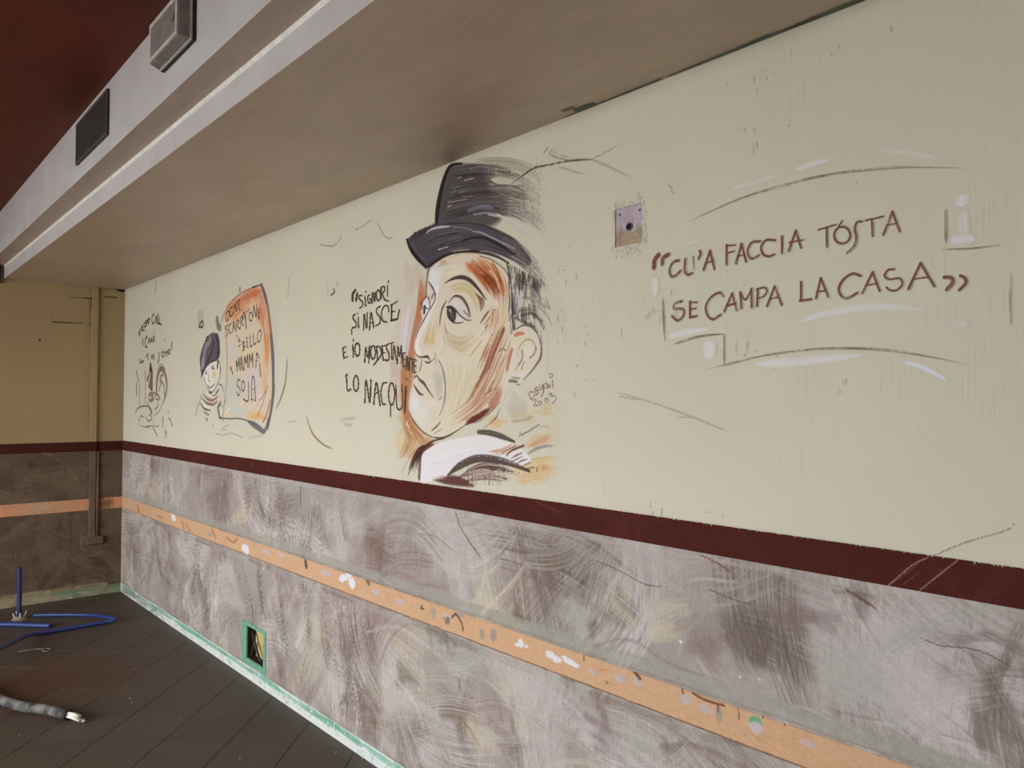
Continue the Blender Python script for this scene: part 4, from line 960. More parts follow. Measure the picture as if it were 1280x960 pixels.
cv.part('face')
FACE = [(537, 333), (535, 345), (533, 358), (533, 372), (536, 392), (529, 405), (522, 420), (518, 434), (519, 442), (524, 448), (522, 460), (518, 470), (516, 480), (512, 497), (512, 514), (519, 528), (528, 540), (546, 547), (565, 542), (590, 530), (612, 514), (628, 495), (640, 478), (641, 440), (645, 412), (640, 390), (638, 360), (630, 336), (614, 323), (590, 318), (566, 321), (549, 329)]
cv.fill(FACE, (200, 189, 171), op=1, soft=2)
cv.fill([(527, 380), (533, 372), (540, 372), (541, 382), (532, 400), (527, 395)], (196, 184, 170), op=1, soft=1.5)
for (u, v, ru, rv, c, o_) in [(545, 348, 10, 20, (212, 208, 206), .8), (570, 338, 20, 10, (204, 196, 178), .6), (556, 352, 12, 14, (200, 186, 158), .5), (600, 440, 30, 34, (204, 192, 168), .7), (588, 432, 20, 20, (202, 188, 152), .4), (590, 480, 20, 30, (198, 186, 152), .4), (548, 478, 12, 26, (184, 178, 164), .7), (518, 505, 8, 22, (202, 208, 210), .85), (528, 520, 12, 18, (204, 202, 196), .6), (538, 505, 12, 14, (202, 196, 184), .5), (537, 426, 9, 10, (188, 162, 114), .85), (547, 404, 5, 16, (190, 172, 140), .6), (557, 440, 12, 30, (202, 192, 176), .6),
                              (580, 376, 12, 14, (206, 198, 186), .6), (600, 375, 12, 14, (186, 168, 132), .5), (604, 420, 16, 16, (206, 198, 180), .6), (628, 395, 9, 20, (200, 170, 116), .7), (570, 520, 24, 14, (200, 186, 156), .5)]:
    cv.blot(u, v, ru, rv, c, op=o_, grain=.3)
cv.stroke([(547, 360), (543, 378), (534, 398), (525, 416), (521, 432), (524, 441)], [5, 7, 8, 8, 9, 6], (212, 208, 206), op=.95, soft=.6)
cv.stroke([(541, 340), (540, 352), (545, 364)], 8, (208, 208, 214), op=.7, soft=.7)
cv.hatch([(530, 430), (532, 424), (538, 402)], [(544, 430), (545, 415), (546, 398)], 12, (1.5, 3), [(190, 162, 112), (176, 146, 98), (198, 176, 134)], op=.7, dry=.25)
# forehead: orange brown temple
cv.hatch([(577, 326), (590, 340), (605, 358), (616, 380)], [(598, 320), (622, 335), (634, 360), (634, 392)], 46, (2, 4.5), [(172, 98, 58), (156, 82, 48), (182, 122, 82), (138, 74, 48), (194, 148, 108)], op=.85, dry=.26, cut=(.25, .7))
cv.blot(588, 333, 9, 9, (182, 104, 60), op=.8, grain=.6)
cv.hatch([(598, 342), (610, 355), (618, 368)], [(608, 340), (620, 352), (627, 370)], 8, (2, 4), [(112, 54, 34), (128, 62, 38)], op=.85, dry=.24)
for pts, w, c in [([(560, 322), (590, 319), (612, 326), (628, 345), (634, 372)], 2.6, (208, 184, 146)), ([(596, 322), (612, 332), (622, 350)], 2, (206, 170, 124)), ([(616, 328), (622, 338), (626, 352)], 1.6, (70, 48, 34)), ([(600, 320), (615, 325), (630, 336), (636, 346)], 2, (96, 54, 34)), ([(612, 338), (620, 348), (624, 360)], 2, (204, 176, 136)), ([(548, 333), (560, 329)], 3, (176, 168, 160)), ([(552, 328), (557, 327)], 5, (186, 152, 104))]:
    cv.stroke(pts, w, c, op=.85, dry=.15)
cv.hatch([(607, 362), (614, 376), (606, 392)], [(624, 378), (618, 392), (612, 400)], 10, (2.5, 5), [(206, 196, 176), (210, 204, 190), (196, 166, 120)], op=.7, dry=.3)
# ochre under the brow
cv.hatch([(560, 357), (580, 352), (594, 362), (602, 382)], [(566, 366), (580, 364), (590, 374), (596, 392)], 14, (2, 3.6), [(192, 168, 124), (178, 150, 108), (206, 190, 160), (186, 172, 136)], op=.65, dry=.3)
cv.hatch([(593, 365), (598, 372), (602, 385)], [(602, 372), (606, 378), (600, 392)], 7, (1.6, 3), [(118, 76, 60), (140, 100, 74), (98, 60, 50)], op=.8, dry=.25)
# cheek: red brown strokes from temple to jaw
cv.hatch([(640, 402), (622, 428), (610, 460), (590, 498), (572, 520)], [(628, 400), (612, 440), (602, 470), (586, 492), (575, 505)], 22, (2, 4.5), [(132, 74, 52), (150, 92, 66), (112, 58, 42), (176, 128, 96)], op=.75, dry=.34, cut=(.4, .5))
cv.hatch([(633, 408), (622, 430), (614, 455), (604, 470)], [(626, 408), (618, 432), (608, 458), (600, 472)], 16, (3, 6), [(120, 62, 44), (140, 78, 54), (104, 54, 42)], op=.8, dry=.28)
cv.hatch([(570, 530), (595, 515), (628, 480)], [(578, 505), (598, 490), (618, 462)], 34, (1.4, 3), [(176, 122, 92), (160, 98, 72), (196, 160, 130), (186, 138, 110), (128, 72, 56)], op=.7, dry=.32, cut=(.4, .5))
cv.hatch([(580, 532), (598, 524), (614, 514)], [(583, 526), (600, 516), (618, 505)], 9, (3, 5), [(92, 42, 36), (110, 54, 46), (76, 36, 32)], op=.85, dry=.24)
cv.hatch([(614, 514), (624, 500), (630, 485)], [(608, 508), (616, 492), (625, 478)], 9, (2, 4), [(150, 88, 68), (176, 120, 96)], op=.75, dry=.28)
for pts, w, c in [([(600, 405), (606, 396), (612, 388)], [1, 4, 2.5], (112, 62, 52)), ([(606, 406), (612, 397), (619, 387)], [1, 3.5, 2], (128, 72, 56)), ([(583, 503), (590, 494), (597, 485)], [2, 4.5, 2], (128, 84, 66)), ([(604, 494), (612, 489), (620, 484)], [1, 3.4, 1.5], (106, 74, 58)), ([(587, 446), (597, 433), (604, 424)], [1, 1.6, 1], (136, 124, 108)), ([(608, 411), (600, 420)], 1.2, (150, 136, 120)), ([(540, 538), (546, 533), (551, 527)], [2, 3, 1.5], (92, 58, 54)), ([(543, 542), (553, 536)], 1.5, (150, 110, 92)), ([(623, 440), (628, 436), (632, 438)], 2.4, (72, 62, 52)), ([(607, 410), (610, 406)], 2.2, (84, 66, 56)), ([(590, 500), (600, 488), (606, 478)], 2, (206, 186, 160)), ([(598, 505), (612, 492), (622, 478)], 1.6, (204, 180, 152)), ([(612, 470), (622, 452), (630, 440)], 1.6, (206, 186, 160)), ([(626, 455), (622, 468)], 2, (200, 170, 130))]:
    cv.stroke(pts, w, c, op=.85, dry=.1)
cv.hatch([(552, 416), (562, 428), (578, 431), (594, 420)], [(556, 408), (566, 418), (580, 420), (592, 412)], 8, (1, 1.8), [(172, 152, 112), (186, 168, 130), (160, 140, 104)], op=.65, dry=.2, jit=1)
cv.hatch([(552, 424), (564, 436), (585, 436), (600, 424)], [(555, 414), (566, 426), (580, 428), (596, 416)], 7, (.9, 1.4), [(176, 158, 122), (166, 146, 110)], op=.55, dry=.25, jit=1)
cv.hatch([(566, 452), (564, 490), (562, 520)], [(580, 450), (580, 490), (570, 525)], 12, (1.2, 2.4), [(196, 182, 146), (208, 198, 176), (188, 172, 138)], op=.6, dry=.35)
cv.hatch([(590, 470), (582, 500), (562, 525)], [(602, 462), (590, 490), (572, 515)], 10, (1.2, 2.4), [(192, 178, 130), (182, 166, 124), (204, 192, 160)], op=.6, dry=.35)
cv.stroke([(552, 443), (556, 432), (554, 420)], 1, (160, 140, 116), op=.6)

# modelling strokes that follow the form of the head
cv.hatch([(556, 440), (560, 470), (558, 500), (548, 530)], [(600, 430), (598, 465), (585, 500), (565, 530)], 26, (1.6, 3.2), [(184, 168, 140), (210, 202, 188), (192, 178, 150), (206, 196, 180), (176, 156, 126)], op=.5, dry=.38, cut=(.5, .5))
cv.hatch([(552, 336), (575, 332), (592, 338)], [(550, 350), (568, 343), (590, 346)], 14, (1.6, 3), [(212, 204, 190), (190, 174, 146), (204, 192, 172)], op=.55, dry=.36, cut=(.4, .5))
cv.hatch([(604, 372), (612, 392), (600, 430)], [(632, 385), (630, 405), (616, 432)], 26, (1.8, 3.4), [(196, 164, 122), (206, 190, 164), (178, 128, 92), (150, 96, 70), (210, 200, 182)], op=.6, dry=.36, cut=(.5, .5))
cv.hatch([(636, 402), (618, 440), (600, 478), (570, 520)], [(646, 415), (634, 455), (620, 490), (596, 522)], 40, (1.6, 3.2), [(150, 92, 68), (186, 140, 110), (204, 180, 156), (124, 70, 52), (196, 162, 130)], op=.6, dry=.36, cut=(.6, .4))
cv.hatch([(622, 405), (604, 440), (592, 470)], [(636, 400), (620, 440), (604, 480)], 22, (2, 4), [(120, 66, 50), (140, 82, 60), (170, 118, 90), (200, 176, 150)], op=.7, dry=.36, cut=(.5, .5))
cv.hatch([(560, 536), (590, 520), (620, 492)], [(556, 524), (586, 500), (612, 470)], 36, (1.4, 2.6), [(176, 126, 98), (196, 164, 138), (206, 188, 168), (150, 100, 78)], op=.6, dry=.36, cut=(.5, .5))
cv.hatch([(562, 436), (580, 446), (604, 436)], [(556, 410), (574, 424), (596, 408)], 16, (1.2, 2), [(186, 168, 132), (196, 180, 148), (174, 152, 116)], op=.5, dry=.3, cut=(.3, .6))
cv.hatch([(536, 380), (528, 400), (520, 425)], [(549, 374), (546, 400), (540, 432)], 12, (1.4, 2.6), [(206, 200, 192), (190, 172, 140), (212, 208, 202)], op=.5, dry=.36)
cv.part('ear')
cv.fill([(641, 420), (645, 412), (654, 407), (664, 409), (672, 416), (676, 428), (677, 440), (672, 452), (664, 463), (656, 474), (646, 478), (640, 472), (637, 455), (638, 435)], (202, 192, 174), op=1, soft=2)
cv.blot(658, 425, 10, 12, (200, 190, 158), op=.6); cv.blot(660, 440, 8, 14, (206, 200, 190), op=.7); cv.blot(653, 468, 5, 5, (202, 196, 208), op=.8)
for pts, w, c in [([(644, 419), (649, 417), (655, 417)], [6, 7, 4], (186, 104, 78)), ([(640, 437), (637, 448), (634, 462)], [4, 5, 4], (178, 100, 78)), ([(646, 411), (655, 406.5), (664, 409), (672, 417), (676, 430)], 2.4, (92, 76, 74)), ([(677, 430), (676, 446), (669, 458), (659, 470), (654, 475)], [2.4, 4, 2.8, 2, 1.2], (98, 72, 58)), ([(648, 438), (651, 431), (656, 426), (662, 424), (668, 429), (671, 437)], 1.6, (136, 124, 106)), ([(670, 434), (668, 442), (662, 448)], 1.8, (96, 84, 74)), ([(653, 438), (653, 448), (648, 457)], 2, (98, 90, 80)), ([(646, 440), (648, 446)], 1, (140, 132, 116)), ([(648, 456), (644, 463)], 1.4, (140, 124, 104)), ([(655, 452), (652, 462)], 1.6, (130, 110, 90)), ([(640, 430), (648, 424), (656, 420)], 2, (204, 190, 150)), ([(639, 432), (630, 446), (624, 462)], 1.6, (200, 176, 148)), ([(637, 476), (646, 477)], 5, (96, 90, 84)), ([(640, 472), (650, 473)], 2, (80, 76, 70)), ([(646, 481), (650, 481)], 2.2, (84, 78, 72))]:
    cv.stroke(pts, w, c, op=.85, dry=.12)

cv.part('hair')
for k in range(190):
    u = rng.uniform(636, 678); v0 = rng.uniform(330, 395); l = rng.uniform(6, 24)
    if u > 650 and v0 + l > 408: continue
    if 645 < u < 676 and 358 < v0 < 378 and rng.rand() < .75: continue
    if v0 < 330 + (u - 636) * .55: v0 = 330 + (u - 636) * .55
    if ((u - 646) / 30) ** 2 + ((v0 + l / 2 - 372) / 46) ** 2 > 1: continue
    cv.stroke([(u, v0), (u + rng.uniform(-.6, .6), v0 + l)], rng.uniform(1.1, 2.6), [(52, 44, 46), (70, 60, 62), (92, 82, 82)][k % 3], op=.7, dry=.38)
cv.stroke([(634, 330), (638, 348), (640, 372), (641, 395), (643, 412)], [3, 2.4, 2.6, 3.4, 3], (48, 40, 40), op=.85, dry=.24)
for pts, w, c in [([(648, 345), (650, 358)], 8, (56, 48, 50)), ([(644, 398), (655, 402), (668, 408)], 5, (54, 44, 46)), ([(664, 404), (672, 414)], 5, (64, 50, 52)), ([(650, 388), (660, 386), (672, 396), (680, 410)], 6, (84, 76, 76)), ([(654, 372), (668, 374), (682, 384)], 5, (120, 112, 108)), ([(652, 394), (664, 392), (678, 402)], 5, (70, 60, 62)), ([(676, 415), (677, 428)], 3, (110, 100, 96)), ([(672, 384), (682, 392), (690, 406)], 1.8, (96, 86, 84)), ([(655, 366), (675, 370), (686, 386)], 1.6, (140, 132, 124)), ([(660, 382), (676, 384), (688, 400)], 1.2, (130, 120, 114)), ([(664, 345), (676, 358)], 6, (96, 84, 84)), ([(676, 350), (680, 357)], 5, (58, 48, 50)), ([(683, 372), (687, 386)], 3, (130, 122, 118)), ([(670, 360), (671, 362)], 2, (90, 80, 80))]:
    cv.stroke(pts, w, c, op=.75, dry=.36)
cv.hatch([(646, 352), (668, 360), (684, 390)], [(650, 392), (670, 392), (684, 420)], 20, (1, 2), [(150, 142, 136), (120, 110, 106), (170, 160, 150)], op=.55, dry=.38, cut=(.3, .6))
cv.hatch([(640, 352), (642, 380), (644, 400)], [(650, 368), (654, 374), (660, 380)], 8, (1.2, 2.4), [(186, 178, 180), (170, 162, 164)], op=.6, dry=.34)

cv.part('eyebrow')
cv.stroke([(556, 354), (566, 348.5), (577, 346.5), (587, 350), (597, 360), (603, 368), (608, 375)], [1.2, 4, 6, 6.5, 6, 4, 1.5], (62, 48, 44), op=.97, dry=.14, nb=6)
cv.part('eye#1')
cv.fill([(560, 383), (564, 374), (571, 371), (579, 376), (586, 386), (590, 395), (585, 401), (576, 403), (567, 402), (561, 394)], (196, 188, 182), op=1, soft=1.2)
cv.blot(570, 379, 6, 6, (204, 198, 200), op=.7); cv.blot(575, 399, 7, 4, (206, 202, 194), op=.7)
cv.fill([(559, 384), (564, 382), (570, 387), (570, 398), (567, 403), (561, 399), (558.5, 391)], (58, 52, 48), op=.97, soft=1.2)
cv.stroke([(564, 388), (564, 394)], 2.2, (120, 110, 104), op=.7); cv.stroke([(562, 387), (563, 389)], 1.6, (196, 190, 184), op=.9); cv.stroke([(566, 392), (567, 398)], 1.2, (104, 94, 90), op=.6)
cv.stroke([(561, 378), (566, 372), (572, 370), (579, 374), (585, 384), (588, 395)], [1.6, 2.6, 4, 5, 4.5, 2.5], (112, 84, 76), op=.9, dry=.2, nb=3)
cv.stroke([(568, 369.5), (576, 371), (583, 380), (587, 391)], 1.6, (60, 48, 44), op=.9); cv.stroke([(580, 389), (584, 393), (586, 396)], 3.5, (146, 92, 80), op=.75, dry=.26)
cv.stroke([(558, 384), (563, 383), (570, 388), (576, 395), (584, 400), (590, 400)], [2.2, 3, 3, 2.4, 2.2, 1], (58, 50, 46), op=.95)
cv.stroke([(560, 396), (565, 402), (572, 404), (580, 402.5)], [1.6, 2.4, 2.4, 1], (58, 50, 46), op=.92)
cv.stroke([(558, 376), (553, 386), (550.5, 398), (550, 408)], [1.4, 2.8, 2.2, 1], (92, 62, 50), op=.9); cv.stroke([(556, 404), (557, 412), (560, 418)], [1.5, 2.4, 1], (140, 116, 86), op=.7)
cv.part('eye#2')
cv.fill([(528, 382), (531, 376), (535, 374), (537, 380), (536, 390), (531, 394)], (208, 204, 202), op=1, soft=1)
cv.stroke([(531, 384), (530.5, 391)], [4, 3.2], (56, 50, 48), op=.95); cv.stroke([(530, 382), (533, 385), (536, 386)], 1.8, (56, 50, 48), op=.95)
cv.stroke([(526.5, 380), (530, 374), (533.5, 370)], [2.4, 1.6, 1.4], (64, 54, 48), op=.95); cv.stroke([(527, 379), (528, 386)], 2, (64, 54, 48), op=.9); cv.stroke([(535, 371), (537, 377), (537.5, 384)], 1.8, (70, 58, 52), op=.9)
cv.part('face_lines')
for pts, w, c in [([(537, 333), (534.5, 343), (533.5, 356), (533, 371)], [2.6, 2, 1.5, 1.2], (56, 48, 46)), ([(536, 352), (541, 360), (544.5, 368)], [1.5, 3.2, 2], (70, 54, 52)), ([(544.5, 368), (543, 377), (536, 389), (529, 402), (523, 414), (520, 424)], [2.4, 1.8, 1.8, 1.8, 1.5, .8], (74, 62, 58)), ([(540, 372), (542, 368)], 4, (146, 116, 108)),
                  ([(518.5, 436), (520, 443), (526, 446.5), (531, 446), (535, 446), (537, 450)], [.8, 1.4, 1.8, 2.6, 4, 2.6], (58, 50, 46)), ([(531.5, 452), (536, 453.5), (540, 451)], [2.2, 3.2, 1.6], (66, 58, 54)), ([(540, 451), (544, 447), (544.5, 441)], 1.2, (110, 100, 92)), ([(527.5, 450), (526.5, 457), (524.5, 464)], 1.5, (104, 94, 86)),
                  ([(518, 472.5), (521, 469.5), (525, 475), (530, 479), (535, 487), (542, 497)], [2, 2.4, 4.6, 3.4, 2.2, 1.2], (64, 58, 54)), ([(517.5, 481), (521, 487), (525.5, 492.5), (529, 493.5)], [1.6, 3.6, 4, 1.5], (66, 60, 56)), ([(527, 493), (529.5, 493)], 2, (140, 84, 66)),
                  ([(548, 450), (552, 457), (555.5, 470), (557, 485), (556, 498), (554, 508), (549, 520)], [1.4, 1.8, 2.4, 2, 2.2, 1.4, 1], (104, 96, 92)), ([(549, 500), (553, 496)], 1.6, (120, 112, 104)), ([(545, 449), (545, 456)], 1.2, (140, 132, 124)),
                  ([(511.5, 514), (515, 522), (520, 530), (529, 540), (540, 546)], [1.4, 2.4, 2.4, 2, 1.2], (88, 58, 44)), ([(540, 546), (550, 547.5), (560, 545), (572, 538), (584, 530)], [1.4, 3, 3.2, 1.8, 1.2], (74, 52, 46)), ([(584, 530), (600, 526), (615, 514), (625, 502)], 1.4, (120, 84, 66)), ([(612, 530), (620, 522), (625, 511)], [1, 2, 1], (86, 72, 60)), ([(604, 536), (612, 530)], 1.2, (140, 110, 80))]:
    cv.stroke(pts, w, c, op=.95, soft=.5)
cv.hatch([(540, 462), (544, 480), (546, 500)], [(553, 465), (553, 485), (551, 502)], 10, (1.2, 2.4), [(168, 162, 148), (180, 174, 160), (156, 150, 138)], op=.6, dry=.34)
cv.hatch([(534, 512), (542, 510), (550, 506)], [(534, 524), (542, 524), (548, 520)], 6, (1, 1.6), [(180, 172, 156), (190, 182, 166)], op=.6, dry=.35)

cv.part('hat')
cv.fill([(544.5, 284), (546, 266), (549, 246), (555, 222), (560, 210), (567, 205.5), (580, 205), (596, 206), (606, 212), (608, 226), (620, 236), (634, 250), (632, 266), (622, 280), (605, 286), (585, 282)], (74, 69, 70), op=.97, soft=12)
cv.hatch([(560, 208), (590, 205), (630, 208), (662, 226)], [(546, 284), (590, 272), (640, 272), (688, 302)], 120, (2, 4.4), [(58, 52, 54), (72, 66, 66), (88, 80, 80), (50, 44, 46), (84, 72, 72), (98, 92, 96)], op=.85, dry=.30, cut=(.2, .45), fade=(0, .22))
cv.hatch([(600, 212), (640, 214), (668, 226), (682, 236)], [(612, 268), (640, 266), (672, 276), (686, 300)], 70, (1.6, 3), [(96, 88, 82), (120, 112, 104), (76, 68, 66), (140, 132, 120)], op=.8, dry=.36, cut=(.4, .4), fade=(0, .16))
cv.hatch([(590, 200), (620, 196), (650, 200), (676, 212)], [(600, 210), (630, 210), (660, 218), (684, 238)], 8, (1.5, 2.2), [(140, 132, 116), (120, 112, 100), (158, 150, 132)], op=.75, dry=.2, jit=1.2)
cv.fill([(611, 225), (622, 221), (638, 223), (652, 229), (640, 232), (624, 231)], (186, 178, 160), op=.92, soft=2)
cv.stroke([(611, 224), (622, 231), (640, 232), (656, 240)], [2, 3, 2, 1], (64, 54, 52), op=.8, dry=.2)
cv.stroke([(545.5, 282), (547, 262), (551, 240), (556.5, 220), (562, 209), (568, 205.5), (578, 204.5)], [5, 6.5, 7, 6, 5, 3, 2], (36, 32, 32), op=.97, soft=.3)
cv.stroke([(556, 262), (558, 245), (561, 230)], 2.4, (66, 68, 76), op=.8, dry=.2)
for pts, w, c in [([(581, 226), (586, 224), (592, 223)], 1.8, (164, 156, 146)), ([(572, 223), (577, 221)], 1.4, (150, 142, 132)), ([(566, 236), (574, 233)], 1.4, (140, 132, 126)), ([(560, 253), (572, 251), (584, 249)], 1.5, (150, 142, 132)), ([(580, 246), (592, 245)], 1.2, (140, 132, 126)), ([(560, 259), (564, 257)], 2.2, (160, 154, 146)), ([(588, 211), (600, 208), (612, 210)], 1.4, (140, 134, 122)), ([(586, 263), (600, 259), (616, 260)], 6, (108, 104, 122)), ([(592, 268), (610, 266), (624, 269)], 3, (134, 128, 138)), ([(600, 258), (612, 257)], 3, (120, 116, 130)), ([(574, 241), (584, 238)], 1.1, (130, 122, 116)), ([(566, 240), (570, 238)], 1.2, (140, 130, 124))]:
    cv.stroke(pts, w, c, op=.8, dry=.2)
cv.stroke([(610, 268), (628, 272), (648, 284), (668, 300)], [2, 5, 8, 6], (186, 178, 176), op=.8, dry=.26); cv.stroke([(622, 268), (640, 276), (662, 290)], 3, (200, 192, 188), op=.7, dry=.3)
cv.hatch([(636, 256), (660, 264), (676, 280)], [(640, 268), (664, 280), (680, 296)], 10, (1, 2.2), [(96, 88, 88), (150, 140, 136), (190, 182, 178)], op=.75, dry=.3, fade=(0, .15))
# brim
cv.part('hat_brim')
cv.fill([(508, 300), (516, 293), (528, 286), (545, 280), (570, 277), (595, 279), (618, 285), (640, 296), (655, 310), (664, 324), (660, 333), (645, 328), (625, 319), (605, 315), (580, 314.5), (560, 320), (545, 329), (536, 335), (524, 326), (514, 313)], (72, 67, 73), op=1, soft=2)
cv.hatch([(512, 300), (545, 283), (600, 281), (650, 306), (676, 336)], [(534, 333), (560, 318), (600, 312), (640, 324), (668, 344)], 60, (1.4, 3.6), [(60, 54, 58), (76, 70, 78), (92, 86, 94), (52, 46, 48), (84, 80, 82)], op=.8, dry=.28, cut=(.35, .4))
cv.hatch([(618, 285), (644, 298), (668, 322), (688, 350)], [(630, 318), (650, 332), (670, 350), (690, 374)], 46, (1.1, 2.6), [(62, 54, 56), (80, 70, 72), (104, 94, 92), (130, 120, 114)], op=.82, dry=.32, cut=(.3, .4), fade=(0, .26))
for k in range(40):
    f = rng.rand(); u = 514 + 32 * f; v = 297 - 15 * f
    cv.stroke([(u, v + 2), (u + rng.uniform(-.5, 1.5), v - rng.uniform(1, 5))], 1.3, (58, 54, 46), op=.8)
cv.stroke([(508.5, 299), (512, 309), (520, 321), (533, 335)], [3, 5, 5, 3], (30, 27, 27), op=.97, soft=.3)
cv.stroke([(533, 335), (541, 329), (552, 322), (566, 317), (584, 314.5), (604, 315.5), (622, 321), (636, 329)], [3, 4, 3, 3, 4.5, 5, 4, 2.5], (50, 30, 26), op=.95, soft=.35)
cv.stroke([(533, 291), (540, 286.5), (550, 284), (562, 283)], [1.5, 3.6, 3.6, 2], (178, 174, 182), op=.9, dry=.12)
cv.stroke([(562, 283), (575, 284), (590, 287)], 2.4, (120, 114, 126), op=.7, dry=.25)
cv.stroke([(591, 289), (602, 291), (615, 297), (632, 305), (644, 311)], [2, 3.6, 3, 3.6, 2], (146, 142, 152), op=.8, dry=.3)
cv.stroke([(578, 301), (592, 297), (608, 298), (626, 307), (644, 318)], [3, 5, 5, 5, 3], (40, 34, 36), op=.85, dry=.15)
cv.stroke([(548, 312), (560, 308.5)], 1.3, (196, 190, 184), op=.9); cv.stroke([(566, 314), (578, 312.5), (588, 312)], [1, 2, 1], (160, 146, 132), op=.85, dry=.15); cv.stroke([(600, 314), (612, 315), (622, 319)], 2.4, (150, 140, 136), op=.65, dry=.36)
cv.stroke([(560, 300), (575, 294)], 2, (96, 92, 100), op=.7, dry=.3); cv.stroke([(515, 303), (522, 316), (530, 324)], 2.4, (96, 92, 98), op=.6, dry=.34)
cv.stroke([(640, 320), (650, 326), (662, 334)], 1.6, (170, 160, 156), op=.7, dry=.25); cv.stroke([(646, 300), (658, 314), (668, 328)], 1.6, (176, 166, 158), op=.6, dry=.28)

cv.part('signature')
SG = ((600, 450), 9.6); RD = (110, 52, 50)
for pts in [[(585, 400), (600, 440), (612, 475)], [(598, 385), (640, 385), (655, 420), (640, 450), (612, 472)], [(668, 420), (676, 428)], [(655, 342), (668, 380), (682, 415)], [(660, 338), (690, 330), (690, 360), (672, 372)], [(672, 372), (708, 366), (708, 395), (684, 414)], [(714, 302), (724, 350), (742, 350), (750, 292)], [(752, 292), (764, 340), (760, 390), (736, 440)], [(786, 280), (768, 292), (772, 330), (795, 335)], [(800, 262), (812, 340)], [(806, 310), (818, 296), (828, 332)], [(838, 282), (846, 334)], [(870, 248), (880, 326)],
            ell(852, 186, 20, 24), [(636, 490), (655, 474), (674, 486), (660, 530), (648, 552), (695, 545)], ell(722, 515, 20, 22), ell(800, 482, 22, 22), [(826, 408), (868, 400), (850, 434), (898, 432), (916, 468), (870, 522)]]:
    cv.stroke(Z(*SG, pts), 1.5, RD, op=.95, soft=.5)
cv.build(pr, m_mural, off=0.0007)

# ------------------------------------------------------------------ mural: boy holding up a scroll
by = empty('boy_mural', (2.35, 0.0, 1.35)); tag(by, 'small mural of a boy in a dark cap holding up an orange lettered scroll', 'mural')
bc = Canvas(np.arange(1.55, 3.05, 0.0046), np.arange(1.24, 2.25, 0.0030), 'wall')
q4 = ((150, 340), 4.364)
bc.part('scroll')
bc.fill(Z(*q4, [(550, 275), (575, 215), (620, 150), (680, 105), (730, 85), (770, 72), (790, 140), (808, 250), (825, 400), (832, 560), (828, 680), (812, 770), (785, 822), (720, 800), (640, 795), (560, 790), (572, 700), (582, 580), (580, 450), (565, 350)]), (196, 180, 158), op=1, soft=1.5)
for (u, v, ru, rv, c, o_) in [(640, 200, 60, 70, (186, 122, 82), .9), (740, 120, 60, 40, (182, 110, 72), .9), (690, 140, 70, 45, (184, 108, 66), .9), (600, 230, 40, 60, (192, 128, 84), .8), (770, 220, 26, 90, (188, 104, 66), .8), (800, 400, 20, 120, (200, 140, 78), .8), (720, 180, 40, 40, (200, 176, 144), .6), (620, 420, 40, 60, (186, 180, 186), .6), (700, 440, 50, 80, (202, 180, 148), .7), (620, 650, 60, 110, (176, 182, 174), .9), (720, 600, 60, 90, (190, 180, 180), .7), (790, 600, 20, 120, (196, 150, 104), .6), (740, 785, 60, 24, (198, 150, 84), .85), (640, 760, 60, 30, (176, 182, 172), .8), (780, 700, 26, 60, (196, 180, 186), .7)]:
    uu, vv = Z(*q4, [(u, v)])[0]; bc.blot(uu, vv, ru * 1.25 / 4.364, rv * 1.2 / 4.364, c, op=min(1, o_ * 1.1), grain=.5)
for pts, w, c in [([(772, 70), (795, 140), (815, 260), (832, 430), (838, 600), (830, 720), (806, 850)], [3, 4, 4, 5, 5, 4, 3], (78, 74, 84)), ([(550, 275), (575, 215), (620, 150), (680, 105), (770, 70)], 1.4, (120, 80, 56)), ([(720, 84), (772, 68)], 2, (70, 56, 48)), ([(540, 795), (600, 800), (650, 800), (700, 812), (740, 830)], 2.4, (84, 78, 84)), ([(700, 815), (750, 845), (785, 870), (800, 840), (810, 800)], [3, 7, 7, 5, 3], (84, 82, 94)), ([(575, 300), (585, 450), (582, 600), (568, 720), (560, 790)], 1.3, (140, 128, 112)), ([(530, 260), (535, 290), (545, 305)], 6, (104, 100, 96)), ([(800, 650), (770, 740), (750, 780)], 1.6, (180, 120, 70)), ([(805, 620), (780, 680), (760, 700)], 1.3, (130, 100, 80)), ([(820, 700), (800, 780), (780, 818)], 1.8, (150, 90, 56)), ([(655, 85), (655, 105)], 1.6, (80, 64, 56)), ([(840, 200), (850, 400), (850, 600)], 4, (186, 184, 172)), ([(600, 740), (580, 770)], 1.6, (206, 204, 196)), ([(580, 690), (565, 740)], 1.2, (140, 136, 124)), ([(800, 180), (820, 330)], 2.2, (196, 120, 70))]:
    bc.stroke(Z(*q4, pts), w, c, op=.88, dry=.12)
bc.hatch(Z(*q4, [(600, 760), (640, 700), (700, 640)]), Z(*q4, [(700, 790), (750, 720), (800, 640)]), 12, (1.4, 2.6), [(206, 202, 200), (186, 180, 186), (196, 168, 130), (150, 146, 150)], op=.6, dry=.32, cut=(.4, .5))
bc.hatch(Z(*q4, [(580, 240), (640, 150), (760, 90)]), Z(*q4, [(600, 330), (680, 230), (780, 200)]), 16, (1.4, 2.8), [(178, 104, 64), (196, 140, 98), (204, 176, 140)], op=.6, dry=.32, cut=(.4, .5))
bc.hatch(Z(*q4, [(785, 150), (812, 350), (820, 620)]), Z(*q4, [(765, 200), (792, 380), (805, 640)]), 8, (1.4, 2.6), [(184, 118, 72), (200, 150, 92), (170, 104, 64)], op=.6, dry=.3, cut=(.4, .5))
bc.part('cap')
bc.fill(Z(*q4, [(440, 535), (436, 470), (455, 400), (480, 350), (512, 330), (538, 348), (545, 400), (545, 455), (525, 480), (490, 495), (465, 530), (448, 570)]), (92, 82, 88), op=1, soft=1)
